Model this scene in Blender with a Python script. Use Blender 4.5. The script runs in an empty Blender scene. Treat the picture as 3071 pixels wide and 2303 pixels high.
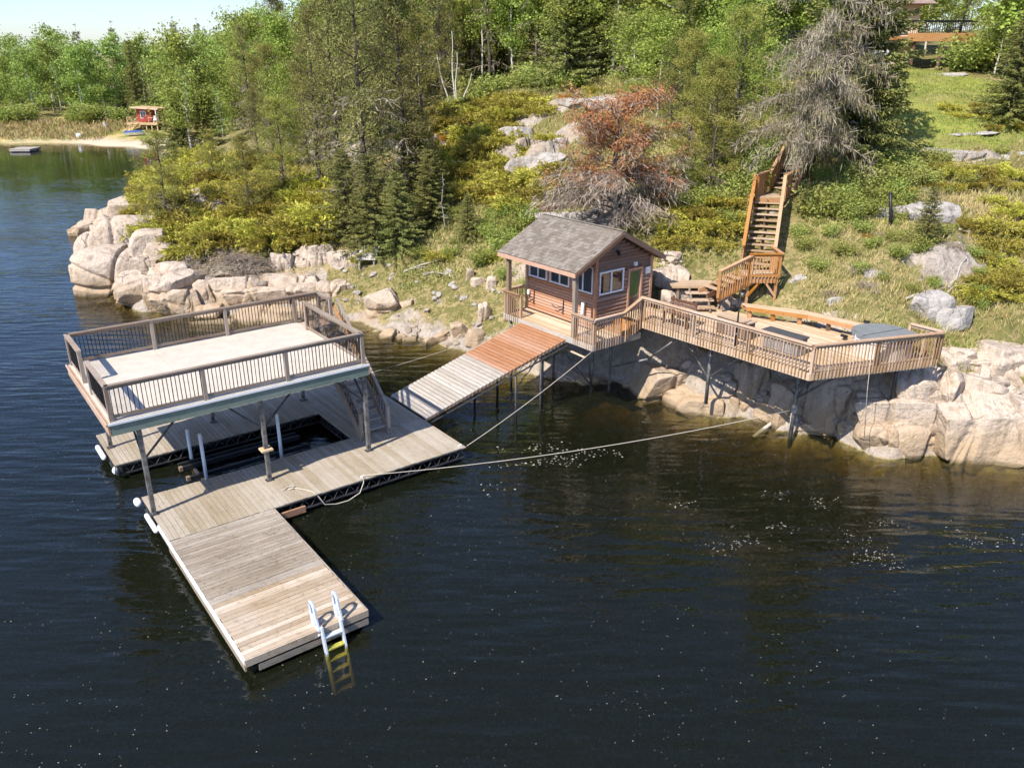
import bpy, math, random
import numpy as np
from mathutils import Vector, Matrix, Euler

scene = bpy.context.scene
# ------------------------------------------------------------------ camera
cam_d = bpy.data.cameras.new("camera"); cam_o = bpy.data.objects.new("camera", cam_d)
scene.collection.objects.link(cam_o)
cam_o.location = (0, 0, 12.347)
cam_o.rotation_euler = (math.radians(90) - 0.3805, 0, 0)
cam_d.sensor_fit = 'HORIZONTAL'; cam_d.sensor_width = 36.0; cam_d.lens = 28.693
cam_d.clip_start = 0.1; cam_d.clip_end = 4000
scene.camera = cam_o
# ------------------------------------------------------------------ sky, sun, exposure
SUN_EL, SUN_AZ = math.radians(48), math.radians(221)
world = bpy.data.worlds.new("World"); scene.world = world; world.use_nodes = True
wn = world.node_tree.nodes; wl = world.node_tree.links
bg = wn["Background"]; sky = wn.new("ShaderNodeTexSky"); sky.sky_type = 'NISHITA'
sky.sun_disc = False; sky.sun_elevation = SUN_EL; sky.sun_rotation = SUN_AZ
sky.air_density = 1.0; sky.dust_density = 0.5; sky.ozone_density = 3.0
tint = wn.new('ShaderNodeMix'); tint.data_type = 'RGBA'; tint.blend_type = 'MULTIPLY'; tint.inputs[0].default_value = 1.0; tint.inputs[7].default_value = (.94, .965, 1.11, 1)
wl.new(sky.outputs[0], tint.inputs[6]); wl.new(tint.outputs[2], bg.inputs[0]); bg.inputs[1].default_value = 0.125
sl = bpy.data.lights.new("sun", 'SUN'); sl.energy = 5.0; sl.angle = math.radians(0.53); sl.color = (1.0, 0.93, 0.81)
so = bpy.data.objects.new("sun", sl); scene.collection.objects.link(so)
ld = Vector((-math.sin(SUN_AZ) * math.cos(SUN_EL), -math.cos(SUN_AZ) * math.cos(SUN_EL), -math.sin(SUN_EL)))
so.rotation_euler = ld.to_track_quat('-Z', 'Y').to_euler(); so.location = (-20, -20, 40)
vs = scene.view_settings
vs.view_transform = 'Standard'; vs.look = 'None'; vs.gamma = 1.0; vs.use_curve_mapping = False; vs.exposure = 0.58
scene.render.engine = 'CYCLES'
scene.cycles.max_bounces = 4; scene.cycles.diffuse_bounces = 2; scene.cycles.glossy_bounces = 2; scene.cycles.transmission_bounces = 2; scene.cycles.transparent_max_bounces = 12; scene.cycles.volume_bounces = 0
scene.cycles.use_light_tree = False; scene.cycles.adaptive_threshold = .03; world.cycles.sampling_method = 'NONE'
scene.cycles.caustics_reflective = False; scene.cycles.caustics_refractive = False

COL = scene.collection
rnd = random.Random(7)
PI = math.pi

# ------------------------------------------------------------------ materials
MATS = {}
def newmat(name):
    m = bpy.data.materials.new(name); m.use_nodes = True; MATS[name] = m
    nt = m.node_tree; b = nt.nodes["Principled BSDF"]
    return m, nt, b
def N(nt, t, **kw):
    n = nt.nodes.new(t)
    for k, v in kw.items():
        if k.startswith('i_'): n.inputs[k[2:].replace('_', ' ')].default_value = v
        else: setattr(n, k, v)
    return n
def L(nt, a, b): nt.links.new(a, b)
def mixc(nt, fac, a, b, blend='MIX'):
    n = nt.nodes.new("ShaderNodeMix"); n.data_type = 'RGBA'; n.blend_type = blend
    if isinstance(fac, (int, float)): n.inputs[0].default_value = fac
    else: nt.links.new(fac, n.inputs[0])
    for s, v in ((6, a), (7, b)):
        if isinstance(v, (tuple, list)): n.inputs[s].default_value = (*v[:3], 1)
        else: nt.links.new(v, n.inputs[s])
    return n.outputs[2]
def ramp(nt, fac, p0, p1, c0=(0, 0, 0), c1=(1, 1, 1)):
    n = nt.nodes.new("ShaderNodeValToRGB"); e = n.color_ramp.elements
    e[0].position = p0; e[1].position = p1; e[0].color = (*c0, 1); e[1].color = (*c1, 1)
    nt.links.new(fac, n.inputs[0]); return n.outputs[0]
def noise(nt, vec, scale, detail=4, rough=.55, w=None):
    n = nt.nodes.new("ShaderNodeTexNoise"); n.inputs['Scale'].default_value = scale
    n.inputs['Detail'].default_value = detail; n.inputs['Roughness'].default_value = rough
    if w is not None: n.noise_dimensions = '4D'; nt.links.new(w, n.inputs['W'])
    if vec is not None: nt.links.new(vec, n.inputs['Vector'])
    return n.outputs[0]
def bump(nt, h, strength, dist=.02, normal=None):
    n = nt.nodes.new("ShaderNodeBump"); n.inputs['Strength'].default_value = strength; n.inputs['Distance'].default_value = dist
    nt.links.new(h, n.inputs['Height'])
    if normal is not None: nt.links.new(normal, n.inputs['Normal'])
    return n.outputs[0]
def plain(name, col, rough=.6, metal=0.0, var=.15, nscale=6.0, spec=.4, bumps=.15):
    m, nt, b = newmat(name)
    tc = N(nt, "ShaderNodeTexCoord"); oi = N(nt, "ShaderNodeObjectInfo")
    a = noise(nt, tc.outputs['Object'], nscale, 3, .6)
    c = mixc(nt, ramp(nt, a, .3, .7), tuple(x * (1 - var) for x in col), tuple(min(1, x * (1 + var)) for x in col))
    L(nt, c, b.inputs['Base Color']); b.inputs['Roughness'].default_value = rough; b.inputs['Metallic'].default_value = metal
    b.inputs['Specular IOR Level'].default_value = spec
    if bumps > .3: L(nt, bump(nt, a, bumps, .01), b.inputs['Normal'])
    return m
def wood(name, c1, c2, rv=.35, stain=None, stainamt=.5, rough=.8, grain=1.0, dirt=.35):
    """c1/c2: light and dark grain; rv: brightness spread between boards; stain: a second colour in worn patches"""
    m, nt, b = newmat(name)
    tc = N(nt, "ShaderNodeTexCoord"); oi = N(nt, "ShaderNodeObjectInfo"); geo = N(nt, "ShaderNodeNewGeometry")
    mp = N(nt, "ShaderNodeMapping"); mp.inputs['Scale'].default_value = (1.2, 22, 22); L(nt, tc.outputs['Object'], mp.inputs[0])
    mw = N(nt, "ShaderNodeMath", operation='MULTIPLY'); mw.inputs[1].default_value = 37.0; L(nt, oi.outputs['Random'], mw.inputs[0])
    g = noise(nt, mp.outputs[0], 1.6 * grain, 3, .65, mw.outputs[0])
    c = mixc(nt, ramp(nt, g, .32, .68), c2, c1)
    s = noise(nt, geo.outputs['Position'], .55, 3, .6)
    if stain is not None:
        c = mixc(nt, ramp(nt, s, .5 - .18, .5 + .16, (0, 0, 0), (stainamt,) * 3), c, stain)
    else:
        c = mixc(nt, ramp(nt, s, .3, .7, (0, 0, 0), (.3,) * 3), c, tuple(x * .72 for x in c1))
    dn_ = noise(nt, geo.outputs['Position'], 7.0, 3, .7)
    c = mixc(nt, ramp(nt, dn_, .54, .72, (0, 0, 0), (dirt,) * 3), c, tuple(x * .45 for x in c2))
    hv = N(nt, "ShaderNodeHueSaturation"); mr = N(nt, "ShaderNodeMapRange"); L(nt, oi.outputs['Random'], mr.inputs[0])
    mr.inputs[3].default_value = 1 - rv; mr.inputs[4].default_value = 1 + rv * .7
    L(nt, mr.outputs[0], hv.inputs['Value']); L(nt, c, hv.inputs['Color'])
    rs = N(nt, "ShaderNodeMapRange"); L(nt, oi.outputs['Random'], rs.inputs[0]); 
    rs.inputs[3].default_value = 1.15; rs.inputs[4].default_value = .8; L(nt, rs.outputs[0], hv.inputs['Saturation'])
    L(nt, hv.outputs[0], b.inputs['Base Color']); b.inputs['Roughness'].default_value = rough
    b.inputs['Specular IOR Level'].default_value = .25
    return m
wood('dock_wood', (.41, .345, .255), (.27, .22, .16), .13, stain=(.43, .375, .31), stainamt=.6)
wood('finger_wood', (.36, .30, .235), (.19, .155, .12), .18, stain=(.45, .39, .32), stainamt=.6, dirt=.6)
wood('finger_new_wood', (.50, .385, .265), (.34, .245, .155), .26, stain=(.56, .48, .40), stainamt=.7, dirt=.5)
wood('ramp_orange_wood', (.42, .21, .115), (.27, .125, .068), .16, stain=(.42, .24, .14), stainamt=.4)
wood('ramp_grey_wood', (.47, .43, .385), (.28, .25, .22), .18, stain=(.4, .33, .27), stainamt=.4)
wood('deck_wood', (.62, .44, .27), (.42, .28, .16), .2, stain=(.62, .5, .38), stainamt=.5)
wood('rail_wood', (.51, .31, .165), (.31, .17, .085), .42, stain=(.46, .35, .27), stainamt=.7)
wood('stair_wood', (.52, .245, .08), (.33, .145, .045), .2, stain=(.52, .32, .17), stainamt=.4)
wood('tread_wood', (.50, .36, .23), (.32, .2, .12), .2, stain=(.5, .4, .3), stainamt=.5)
wood('platform_rail_wood', (.34, .255, .20), (.20, .14, .105), .22, stain=(.38, .33, .28), stainamt=.7)
wood('green_timber', (.24, .30, .25), (.15, .19, .16), .12, stain=(.33, .36, .33), stainamt=.5)
wood('fascia_wood', (.52, .33, .2), (.34, .19, .11), .15, stain=(.6, .52, .46), stainamt=.5)
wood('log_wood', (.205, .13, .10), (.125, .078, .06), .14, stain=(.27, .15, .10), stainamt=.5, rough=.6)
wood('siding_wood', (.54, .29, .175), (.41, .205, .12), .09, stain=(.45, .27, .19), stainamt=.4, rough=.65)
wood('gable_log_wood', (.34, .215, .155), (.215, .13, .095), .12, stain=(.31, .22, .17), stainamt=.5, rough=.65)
wood('siding_dark_wood', (.135, .075, .058), (.075, .042, .034), .14, stain=(.17, .105, .085), stainamt=.5, rough=.65)
wood('shingle_wood', (.275, .232, .195), (.14, .115, .095), .26, stain=(.21, .19, .16), stainamt=.5, rough=.9)
wood('grey_post_wood', (.3, .23, .175), (.19, .14, .1), .15)
wood('fresh_wood', (.62, .46, .28), (.48, .32, .17), .15)
wood('red_board', (.42, .075, .05), (.3, .05, .035), .1, rough=.6)
wood('dead_wood', (.50, .46, .41), (.30, .27, .235), .25)
wood('brown_wood', (.2, .11, .075), (.12, .065, .045), .2)
plain('vinyl', (.56, .495, .42), .6, var=.1, nscale=2.2, bumps=.05)
plain('white_trim', (.8, .8, .82), .45, var=.04)
plain('white_plastic', (.78, .8, .83), .4, var=.06)
plain('steel_dark', (.062, .062, .068), .5, .35, var=.5, nscale=9)
plain('steel_worn', (.16, .155, .15), .55, .3, var=.6, nscale=7)
plain('black_metal', (.02, .02, .022), .45, .3, var=.2)
plain('black_plastic', (.018, .019, .02), .5, var=.3)
plain('rope', (.5, .45, .38), .9, var=.2, nscale=40)
plain('tub_cover', (.19, .2, .205), .6, var=.12, nscale=3)
plain('tub_side', (.62, .56, .5), .5, var=.08)
plain('wicker_grey', (.26, .26, .275), .7, var=.25, nscale=30)
plain('box_dark', (.07, .072, .078), .5, var=.2)
plain('roof_brown', (.26, .2, .175), .85, var=.2)
plain('stucco', (.62, .52, .42), .9, var=.08)
plain('ladder_plastic', (.5, .555, .64), .42, var=.07)
plain('blue_plastic', (.04, .1, .3), .4, var=.2)
plain('algae', (.36, .34, .06), .8, var=.35, nscale=12)
plain('fleck', (.34, .32, .26), .8, var=.2)
plain('sand_white', (.6, .56, .5), .9, var=.1)
m, nt, b = newmat('curtain_green')
tc = N(nt, "ShaderNodeTexCoord"); mp = N(nt, "ShaderNodeMapping"); mp.inputs['Scale'].default_value = (1, 14, .6); L(nt, tc.outputs['Object'], mp.inputs[0])
g = noise(nt, mp.outputs[0], 1.5, 3, .5)
L(nt, mixc(nt, ramp(nt, g, .35, .65), (.022, .06, .018), (.075, .16, .04)), b.inputs['Base Color']); b.inputs['Roughness'].default_value = .5
m, nt, b = newmat('glass')
b.inputs['Base Color'].default_value = (.012, .016, .024, 1); b.inputs['Roughness'].default_value = .04
b.inputs['Specular IOR Level'].default_value = .9; b.inputs['Coat Weight'].default_value = .6; b.inputs['Coat Roughness'].default_value = .02
m, nt, b = newmat('screen_mesh')
b.inputs['Base Color'].default_value = (.028, .03, .036, 1); b.inputs['Roughness'].default_value = .3
# granite: pale grey-pink body, lichen, tan stains and dark runs down the faces
def granite(name, light, dark, tan, lichen):
    m, nt, b = newmat(name)
    geo = N(nt, "ShaderNodeNewGeometry"); pos = geo.outputs['Position']
    big = noise(nt, pos, .55, 3, .6); mid = noise(nt, pos, 2.3, 5, .62); fine = noise(nt, pos, 26, 2, .75)
    c = mixc(nt, ramp(nt, mid, .32, .68), dark, light)
    c = mixc(nt, ramp(nt, big, .45, .68, (0, 0, 0), (.8,) * 3), c, tan)
    mp = N(nt, "ShaderNodeMapping"); mp.inputs['Scale'].default_value = (1.9, 1.9, .13); L(nt, pos, mp.inputs[0])
    st = noise(nt, mp.outputs[0], 1.5, 3, .6)
    c = mixc(nt, ramp(nt, st, .56, .74, (0, 0, 0), (.55,) * 3), c, tuple(x * .42 for x in dark))
    c = mixc(nt, ramp(nt, st, .46, .3, (0, 0, 0), (.6,) * 3), c, tuple(min(.7, x * 1.22) for x in light))
    c = mixc(nt, ramp(nt, fine, .53, .68, (0, 0, 0), (.65,) * 3), c, tuple(x * .4 for x in dark))
    ln = noise(nt, pos, 4.2, 4, .7)
    c = mixc(nt, ramp(nt, ln, .6, .68, (0, 0, 0), (.55,) * 3), c, lichen)
    # cracks: long joints
    wv = N(nt, "ShaderNodeTexVoronoi", feature='DISTANCE_TO_EDGE'); wv.inputs['Scale'].default_value = .42
    dist = N(nt, "ShaderNodeVectorMath", operation='ADD'); nz = N(nt, "ShaderNodeTexNoise"); nz.inputs['Scale'].default_value = 1.4; L(nt, pos, nz.inputs['Vector'])
    scv = N(nt, "ShaderNodeVectorMath", operation='SCALE'); scv.inputs['Scale'].default_value = .8; L(nt, nz.outputs['Color'], scv.inputs[0])
    L(nt, pos, dist.inputs[0]); L(nt, scv.outputs[0], dist.inputs[1]); L(nt, dist.outputs[0], wv.inputs['Vector'])
    ck = N(nt, "ShaderNodeMath", operation='MULTIPLY_ADD'); L(nt, big, ck.inputs[0]); ck.inputs[1].default_value = .09; ck.inputs[2].default_value = -.033; cka = N(nt, "ShaderNodeMath", operation='ADD'); L(nt, wv.outputs['Distance'], cka.inputs[0]); L(nt, ck.outputs[0], cka.inputs[1])
    crack = ramp(nt, cka.outputs[0], .003, .010)
    c = mixc(nt, crack, tuple(x * .35 for x in dark), c)
    # old high-water stain: a tan-yellow skirt above the lake
    sx = N(nt, "ShaderNodeSeparateXYZ"); L(nt, pos, sx.inputs[0])
    ad = N(nt, "ShaderNodeMath", operation='ADD'); mm = N(nt, "ShaderNodeMath", operation='MULTIPLY'); L(nt, mid, mm.inputs[0]); mm.inputs[1].default_value = -1.1
    L(nt, sx.outputs[2], ad.inputs[0]); L(nt, mm.outputs[0], ad.inputs[1])
    c = mixc(nt, ramp(nt, ad.outputs[0], .0, 1.15, (.9,) * 3, (0, 0, 0)), c, tuple(x * .92 for x in tan))
    c = mixc(nt, ramp(nt, sx.outputs[2], .05, .17, (.85,) * 3, (0, 0, 0)), c, (.15, .115, .06))
    L(nt, c, b.inputs['Base Color']); b.inputs['Roughness'].default_value = .85; b.inputs['Specular IOR Level'].default_value = .25
    n1 = bump(nt, mid, .8, .2)
    L(nt, n1, b.inputs['Normal'])
granite('granite', (.49, .405, .335), (.30, .24, .19), (.43, .315, .205), (.26, .225, .19))
granite('granite_grey', (.41, .38, .355), (.22, .205, .19), (.34, .275, .21), (.16, .16, .145))
# foliage
def leafmat(name, c_dark, c_light, c_alt, altamt=.3, trans=.3, rv=.16):
    m, nt, b = newmat(name)
    at = N(nt, "ShaderNodeAttribute"); at.attribute_name = 'tint'; oi = N(nt, "ShaderNodeObjectInfo")
    c = mixc(nt, at.outputs['Fac'], c_dark, c_light)
    geo = N(nt, "ShaderNodeNewGeometry"); nz = noise(nt, geo.outputs['Position'], .45, 3, .6)
    c = mixc(nt, ramp(nt, nz, .45, .7, (0, 0, 0), (altamt,) * 3), c, c_alt)
    hv = N(nt, "ShaderNodeHueSaturation"); mr = N(nt, "ShaderNodeMapRange"); L(nt, oi.outputs['Random'], mr.inputs[0])
    mr.inputs[3].default_value = 1 - rv; mr.inputs[4].default_value = 1 + rv; L(nt, mr.outputs[0], hv.inputs['Value'])
    mh = N(nt, "ShaderNodeMapRange"); L(nt, oi.outputs['Random'], mh.inputs[0]); mh.inputs[3].default_value = .482; mh.inputs[4].default_value = .518
    L(nt, mh.outputs[0], hv.inputs['Hue']); L(nt, c, hv.inputs['Color'])
    L(nt, hv.outputs[0], b.inputs['Base Color']); b.inputs['Roughness'].default_value = .6; b.inputs['Specular IOR Level'].default_value = .25
    if trans > 0:
        tr = N(nt, "ShaderNodeBsdfTranslucent"); L(nt, hv.outputs[0], tr.inputs['Color'])
        mx = N(nt, "ShaderNodeMixShader"); mx.inputs[0].default_value = trans
        out = nt.nodes["Material Output"]; L(nt, b.outputs[0], mx.inputs[1]); L(nt, tr.outputs[0], mx.inputs[2]); L(nt, mx.outputs[0], out.inputs[0])
leafmat('aspen_leaf', (.17, .235, .04), (.47, .56, .115), (.36, .41, .125), .45, .42)
leafmat('far_leaf', (.17, .24, .05), (.46, .56, .13), (.34, .41, .13), .4, .4)
leafmat('pine_needle', (.14, .155, .032), (.45, .44, .105), (.47, .40, .11), .45, .3)
leafmat('spruce_needle', (.10, .12, .035), (.35, .355, .11), (.36, .33, .11), .45, .25)
leafmat('juniper_leaf', (.17, .165, .028), (.62, .55, .10), (.42, .36, .09), .5, .28, .28)
leafmat('bush_leaf', (.17, .215, .045), (.46, .51, .13), (.48, .45, .15), .5, .38)
leafmat('orange_needle', (.38, .17, .06), (.67, .35, .13), (.52, .32, .16), .5, .25)
leafmat('dark_needle', (.11, .12, .034), (.36, .35, .11), (.38, .33, .12), .5, .28)
leafmat('rust_leaf', (.36, .15, .02), (.58, .28, .05), (.4, .25, .06), .4, .2)
leafmat('lichen_twig', (.20, .165, .115), (.50, .455, .34), (.36, .29, .15), .6, .12)
leafmat('grey_twig', (.21, .165, .125), (.48, .415, .335), (.34, .25, .17), .5, .05)
leafmat('grass_blade', (0.319, 0.297, 0.099), (0.726, 0.583, 0.308), (0.352, 0.374, 0.121), .7, .3)
leafmat('dry_grass', (.33, .28, .11), (.60, .49, .25), (.30, .33, .09), .5, .3)
leafmat('litter', (0.196, 0.184, 0.0575), (0.575, 0.494, 0.218), (0.287, 0.322, 0.092), .6, .25)
plain('bark_dark', (.085, .068, .055), .95, var=.4, nscale=8, bumps=.6)
plain('bark_grey', (.2, .17, .145), .95, var=.35, nscale=9, bumps=.6)
m, nt, b = newmat('bark_white')
tc = N(nt, "ShaderNodeTexCoord"); mp = N(nt, "ShaderNodeMapping"); mp.inputs['Scale'].default_value = (3, 3, 9); L(nt, tc.outputs['Object'], mp.inputs[0])
g = noise(nt, mp.outputs[0], 1.2, 4, .6)
L(nt, mixc(nt, ramp(nt, g, .6, .7), (.6, .57, .5), (.09, .08, .07)), b.inputs['Base Color']); b.inputs['Roughness'].default_value = .8

# ------------------------------------------------------------------ mesh helpers
BOXF = [(0, 3, 2, 1), (4, 5, 6, 7), (0, 1, 5, 4), (1, 2, 6, 5), (2, 3, 7, 6), (3, 0, 4, 7)]
def mesh_from(name, verts, faces, mats, fmat=None, smooth=False):
    me = bpy.data.meshes.new(name); me.from_pydata([tuple(v) for v in verts], [], faces)
    for mm in (mats if isinstance(mats, (list, tuple)) else [mats]): me.materials.append(MATS[mm])
    if fmat is not None: me.polygons.foreach_set('material_index', fmat)
    if smooth: me.polygons.foreach_set('use_smooth', [True] * len(me.polygons))
    me.update(); return me
_cache = {}
def boxme(lx, ly, lz, mat):
    k = (round(lx, 3), round(ly, 3), round(lz, 3), mat)
    if k not in _cache:
        x, y, z = lx / 2, ly / 2, lz / 2
        c = min(.006, lx * .1, ly * .1, lz * .1) if min(lx, ly, lz) > .02 else 0
        v = [(-x, -y, -z), (x, -y, -z), (x, y, -z), (-x, y, -z)]
        if c:   # a box whose top edges are eased
            v += [(-x, -y, z - c), (x, -y, z - c), (x, y, z - c), (-x, y, z - c), (-x + c, -y + c, z), (x - c, -y + c, z), (x - c, y - c, z), (-x + c, y - c, z)]
            f = [(0, 3, 2, 1), (0, 1, 5, 4), (1, 2, 6, 5), (2, 3, 7, 6), (3, 0, 4, 7), (4, 5, 9, 8), (5, 6, 10, 9), (6, 7, 11, 10), (7, 4, 8, 11), (8, 9, 10, 11)]
        else:
            v += [(-x, -y, z), (x, -y, z), (x, y, z), (-x, y, z)]; f = BOXF
        _cache[k] = mesh_from('box', v, f, mat)
    return _cache[k]
class MB:
    def __init__(s): s.v = []; s.f = []; s.m = []
    def box(s, x0, x1, y0, y1, z0, z1, mi=0):
        n = len(s.v); s.v += [(x0, y0, z0), (x1, y0, z0), (x1, y1, z0), (x0, y1, z0), (x0, y0, z1), (x1, y0, z1), (x1, y1, z1), (x0, y1, z1)]
        s.f += [tuple(n + i for i in q) for q in BOXF]; s.m += [mi] * 6; return s
    def beam(s, p, q, w, h, mi=0, up=(0, 0, 1)):
        p = Vector(p); q = Vector(q); d = (q - p).normalized(); u = Vector(up)
        if abs(d.dot(u)) > .98: u = Vector((0, 1, 0))
        r = d.cross(u).normalized(); u = r.cross(d); n = len(s.v)
        for e in (p, q):
            for a, b_ in ((-1, -1), (1, -1), (1, 1), (-1, 1)): s.v.append(tuple(e + r * a * w / 2 + u * b_ * h / 2))
        s.f += [(n, n + 3, n + 2, n + 1), (n + 4, n + 5, n + 6, n + 7)] + [(n + i, n + (i + 1) % 4, n + 4 + (i + 1) % 4, n + 4 + i) for i in range(4)]; s.m += [mi] * 6; return s
    def tube(s, pts, rad, k=8, mi=0, cap=True):
        pts = [Vector(p) for p in pts]; R = list(np.interp(np.linspace(0, 1, len(pts)), np.linspace(0, 1, len(rad)), rad)) if isinstance(rad, (list, tuple)) else [rad] * len(pts)
        n0 = len(s.v); prev = None
        for i, p in enumerate(pts):
            d = (pts[min(i + 1, len(pts) - 1)] - pts[max(i - 1, 0)]).normalized()
            if prev is None: a = d.orthogonal().normalized()
            else: a = (prev - d * prev.dot(d)).normalized()
            prev = a; b_ = d.cross(a)
            for j in range(k):
                t = 2 * PI * j / k; s.v.append(tuple(p + (a * math.cos(t) + b_ * math.sin(t)) * R[i]))
        for i in range(len(pts) - 1):
            for j in range(k):
                s.f.append((n0 + i * k + j, n0 + i * k + (j + 1) % k, n0 + (i + 1) * k + (j + 1) % k, n0 + (i + 1) * k + j)); s.m.append(mi)
        if cap:
            s.f += [tuple(n0 + j for j in reversed(range(k))), tuple(n0 + (len(pts) - 1) * k + j for j in range(k))]; s.m += [mi] * 2
        return s
    def prism(s, poly, z0, z1, mi=0):
        n = len(s.v); k = len(poly)
        s.v += [(x, y, z0) for x, y in poly] + [(x, y, z1) for x, y in poly]
        s.f += [tuple(n + i for i in reversed(range(k))), tuple(n + k + i for i in range(k))] + [(n + i, n + (i + 1) % k, n + k + (i + 1) % k, n + k + i) for i in range(k)]
        s.m += [mi] * (k + 2); return s
    def poly(s, pts, mi=0):
        n = len(s.v); s.v += [tuple(p) for p in pts]; s.f.append(tuple(range(n, n + len(pts)))); s.m.append(mi); return s
    def mesh(s, name, mats, off=(0, 0, 0), smooth=False):
        o = Vector(off); return mesh_from(name, [Vector(v) - o for v in s.v], s.f, mats, s.m, smooth)
def tag(o, label=None, cat=None, group=None, kind=None):
    if label: o['label'] = label
    if cat: o['category'] = cat
    if group: o['group'] = group
    if kind: o['kind'] = kind
    return o
def link(name, me, parent=None, loc=(0, 0, 0), rot=(0, 0, 0), scale=(1, 1, 1)):
    o = bpy.data.objects.new(name, me); COL.objects.link(o); o.parent = parent
    o.location = loc; o.rotation_euler = rot; o.scale = scale; return o
class Thing:
    """an Empty at the thing's base; parts are given in the frame's coordinates"""
    def __init__(s, name, label, cat, origin=(0, 0, 0), ang=0.0, base=(0, 0, 0), group=None, kind=None):
        s.base = Vector(base); R = Matrix.Rotation(ang, 3, 'Z')
        s.o = bpy.data.objects.new(name, None); COL.objects.link(s.o); s.o.empty_display_size = .3
        s.o.location = Vector(origin) + R @ s.base; s.o.rotation_euler = (0, 0, ang)
        tag(s.o, label, cat, group, kind)
    def mb(s, name, mb, mats, parent=None, smooth=False, label=None):
        o = link(name, mb.mesh(name, mats, s.base, smooth), parent or s.o)
        if label: o['label'] = label
        return o
    def at(s, name, me, loc, rot=(0, 0, 0), parent=None, scale=(1, 1, 1)):
        return link(name, me, parent or s.o, Vector(loc) - s.base, rot, scale)
    def box(s, name, x0, x1, y0, y1, z0, z1, mat, parent=None, along='x'):
        lx, ly, lz = x1 - x0, y1 - y0, z1 - z0; c = ((x0 + x1) / 2, (y0 + y1) / 2, (z0 + z1) / 2)
        if along == 'y': return s.at(name, boxme(ly, lx, lz, mat), c, (0, 0, PI / 2), parent)
        if along == 'z': return s.at(name, boxme(lz, ly, lx, mat), c, (0, -PI / 2, 0), parent)
        return s.at(name, boxme(lx, ly, lz, mat), c, (0, 0, 0), parent)
    def beam(s, name, p, q, w, h, mat, parent=None):
        p = Vector(p); q = Vector(q); d = q - p
        o = s.at(name, boxme(d.length, w, h, mat), (p + q) / 2, (0, 0, 0), parent)
        e = math.atan2(d.z, math.hypot(d.x, d.y)); a = math.atan2(d.y, d.x)
        o.rotation_euler = (0, -e, a); return o
    def tube(s, name, pts, r, mat, k=8, parent=None):
        return s.mb(name, MB().tube(pts, r, k), mat, parent, True)

# ================================================================== TERRAIN
# shoreline (z = 0) and spot heights of the hill, in metres
SHORE=[(-78.4,129.6),(-61.4,126.1),(-54,122.8),(-49,116),(-44,102),(-38,85.5),(-35,77),(-34,70),(-33.5,63.5),(-29.5,57.5),(-27.2,52.3),(-24.8,47.3),(-21.5,43.3),(-18.5,40.6),(-16,40.4),(-14.3,40.1),(-9.2,40.0),(-6.5,37.4),(-2.8,35.2),(-.8,33.3),(2.2,31),(4.5,30.9),(6.1,29.8),(6.6,28.5),(8.1,27.6),(9.1,27.3),(10,26.3),(11.3,25.9),(12.1,24.6),(13.6,24.3),(14.6,24.3),(16.7,23.7),(20,22.5),(26,21),(36,19),(60,14)]
CTRL=[(17,25,2.2),(17,27,3.1),(19,30,4.4),(21,33,5.5),(23,40,7.8),(24,46,9.3),(26,55,10.7),(28,62,11.2),(30,75,12.5),(38,60,11.3),(40,45,9.5),(30,30,5.4),(45,30,6),(60,50,10),
(13.6,25.3,2.5),(13.4,26.5,3.15),(12.4,27.3,3.25),(11,28.9,3.3),(9.5,30.5,3.65),(8.2,30.9,3.45),(7.6,29.2,2.0),(10,27.8,1.8),(11.6,26.6,1.7),(11,35.5,6.2),(12.5,40,8.3),(14,48,10),
(5.5,30.9,3.0),(6.3,31.5,3.6),(3,34,2.8),(6.5,34,4.4),(4,38,5),(7,40,6.9),(2,45,6.3),(5,50,8.6),(8,60,10.8),(0,60,9.6),
(.5,34.5,1.1),(-1,36,1.0),(-2,40,2.1),(-4,38.5,.9),(-6,41,1.4),(-8,44,2.3),(-12,44,1.9),(-14.5,42,1.2),(-17,43,1.9),(-20,46,2.3),(-22,50,3),(-28,60,2.4),(-24,60,3.8),(-15,52,4.2),(-8,52,5),(-18,65,5.5),(-5,65,8.5),(-30,75,3.4),(-32,92,4),(-20,85,7.5),(0,85,11),(20,90,13),(-38,105,1.8),(-22,110,6.5),(-45,122,.6),(-30,125,3.5),
(-100,131,0),(-78,140,1.1),(-60,140,1.1),(-45,140,1.4),(-78,165,3),(-50,170,4),(-100,140,1.2),(-20,170,8),(20,170,13),(70,90,14),(70,170,15),(-150,140,1),(-150,180,4),(-50,260,9),(60,260,15),(-150,260,9)]

def shore_off(d):
    S = np.array(SHORE); T = np.gradient(S, axis=0); T /= np.linalg.norm(T, axis=1)[:, None]
    return S + np.stack([T[:, 1], -T[:, 0]], 1) * d
TP = [(x, y, 0) for x, y in SHORE] + CTRL
for d_, z_ in ((1.4, -1.05), (4, -2.6), (9, -4.0)):
    for (x_, y_) in shore_off(d_)[3:-1:1 if d_ < 2 else 2]: TP.append((x_, y_, z_))
for x_, y_ in [(-78, 115), (-62, 112), (-60, 95), (-55, 70), (-50, 45), (-40, 25), (-20, 20), (0, 15), (0, 0), (20, 8), (40, 0), (-40, 0), (-90, 60), (-90, 100), (-150, 100), (-150, 0), (60, -20)]: TP.append((x_, y_, -5))
TP = np.array(TP, float)
def _fit():
    n = len(TP); D = np.hypot(TP[:, None, 0] - TP[None, :, 0], TP[:, None, 1] - TP[None, :, 1])
    A = np.zeros((n + 3, n + 3)); A[:n, :n] = D - np.eye(n) * .05; Q = np.c_[np.ones(n), TP[:, :2]]; A[:n, n:] = Q; A[n:, :n] = Q.T
    return np.linalg.solve(A, np.r_[TP[:, 2], 0, 0, 0])
TW = _fit()
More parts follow.
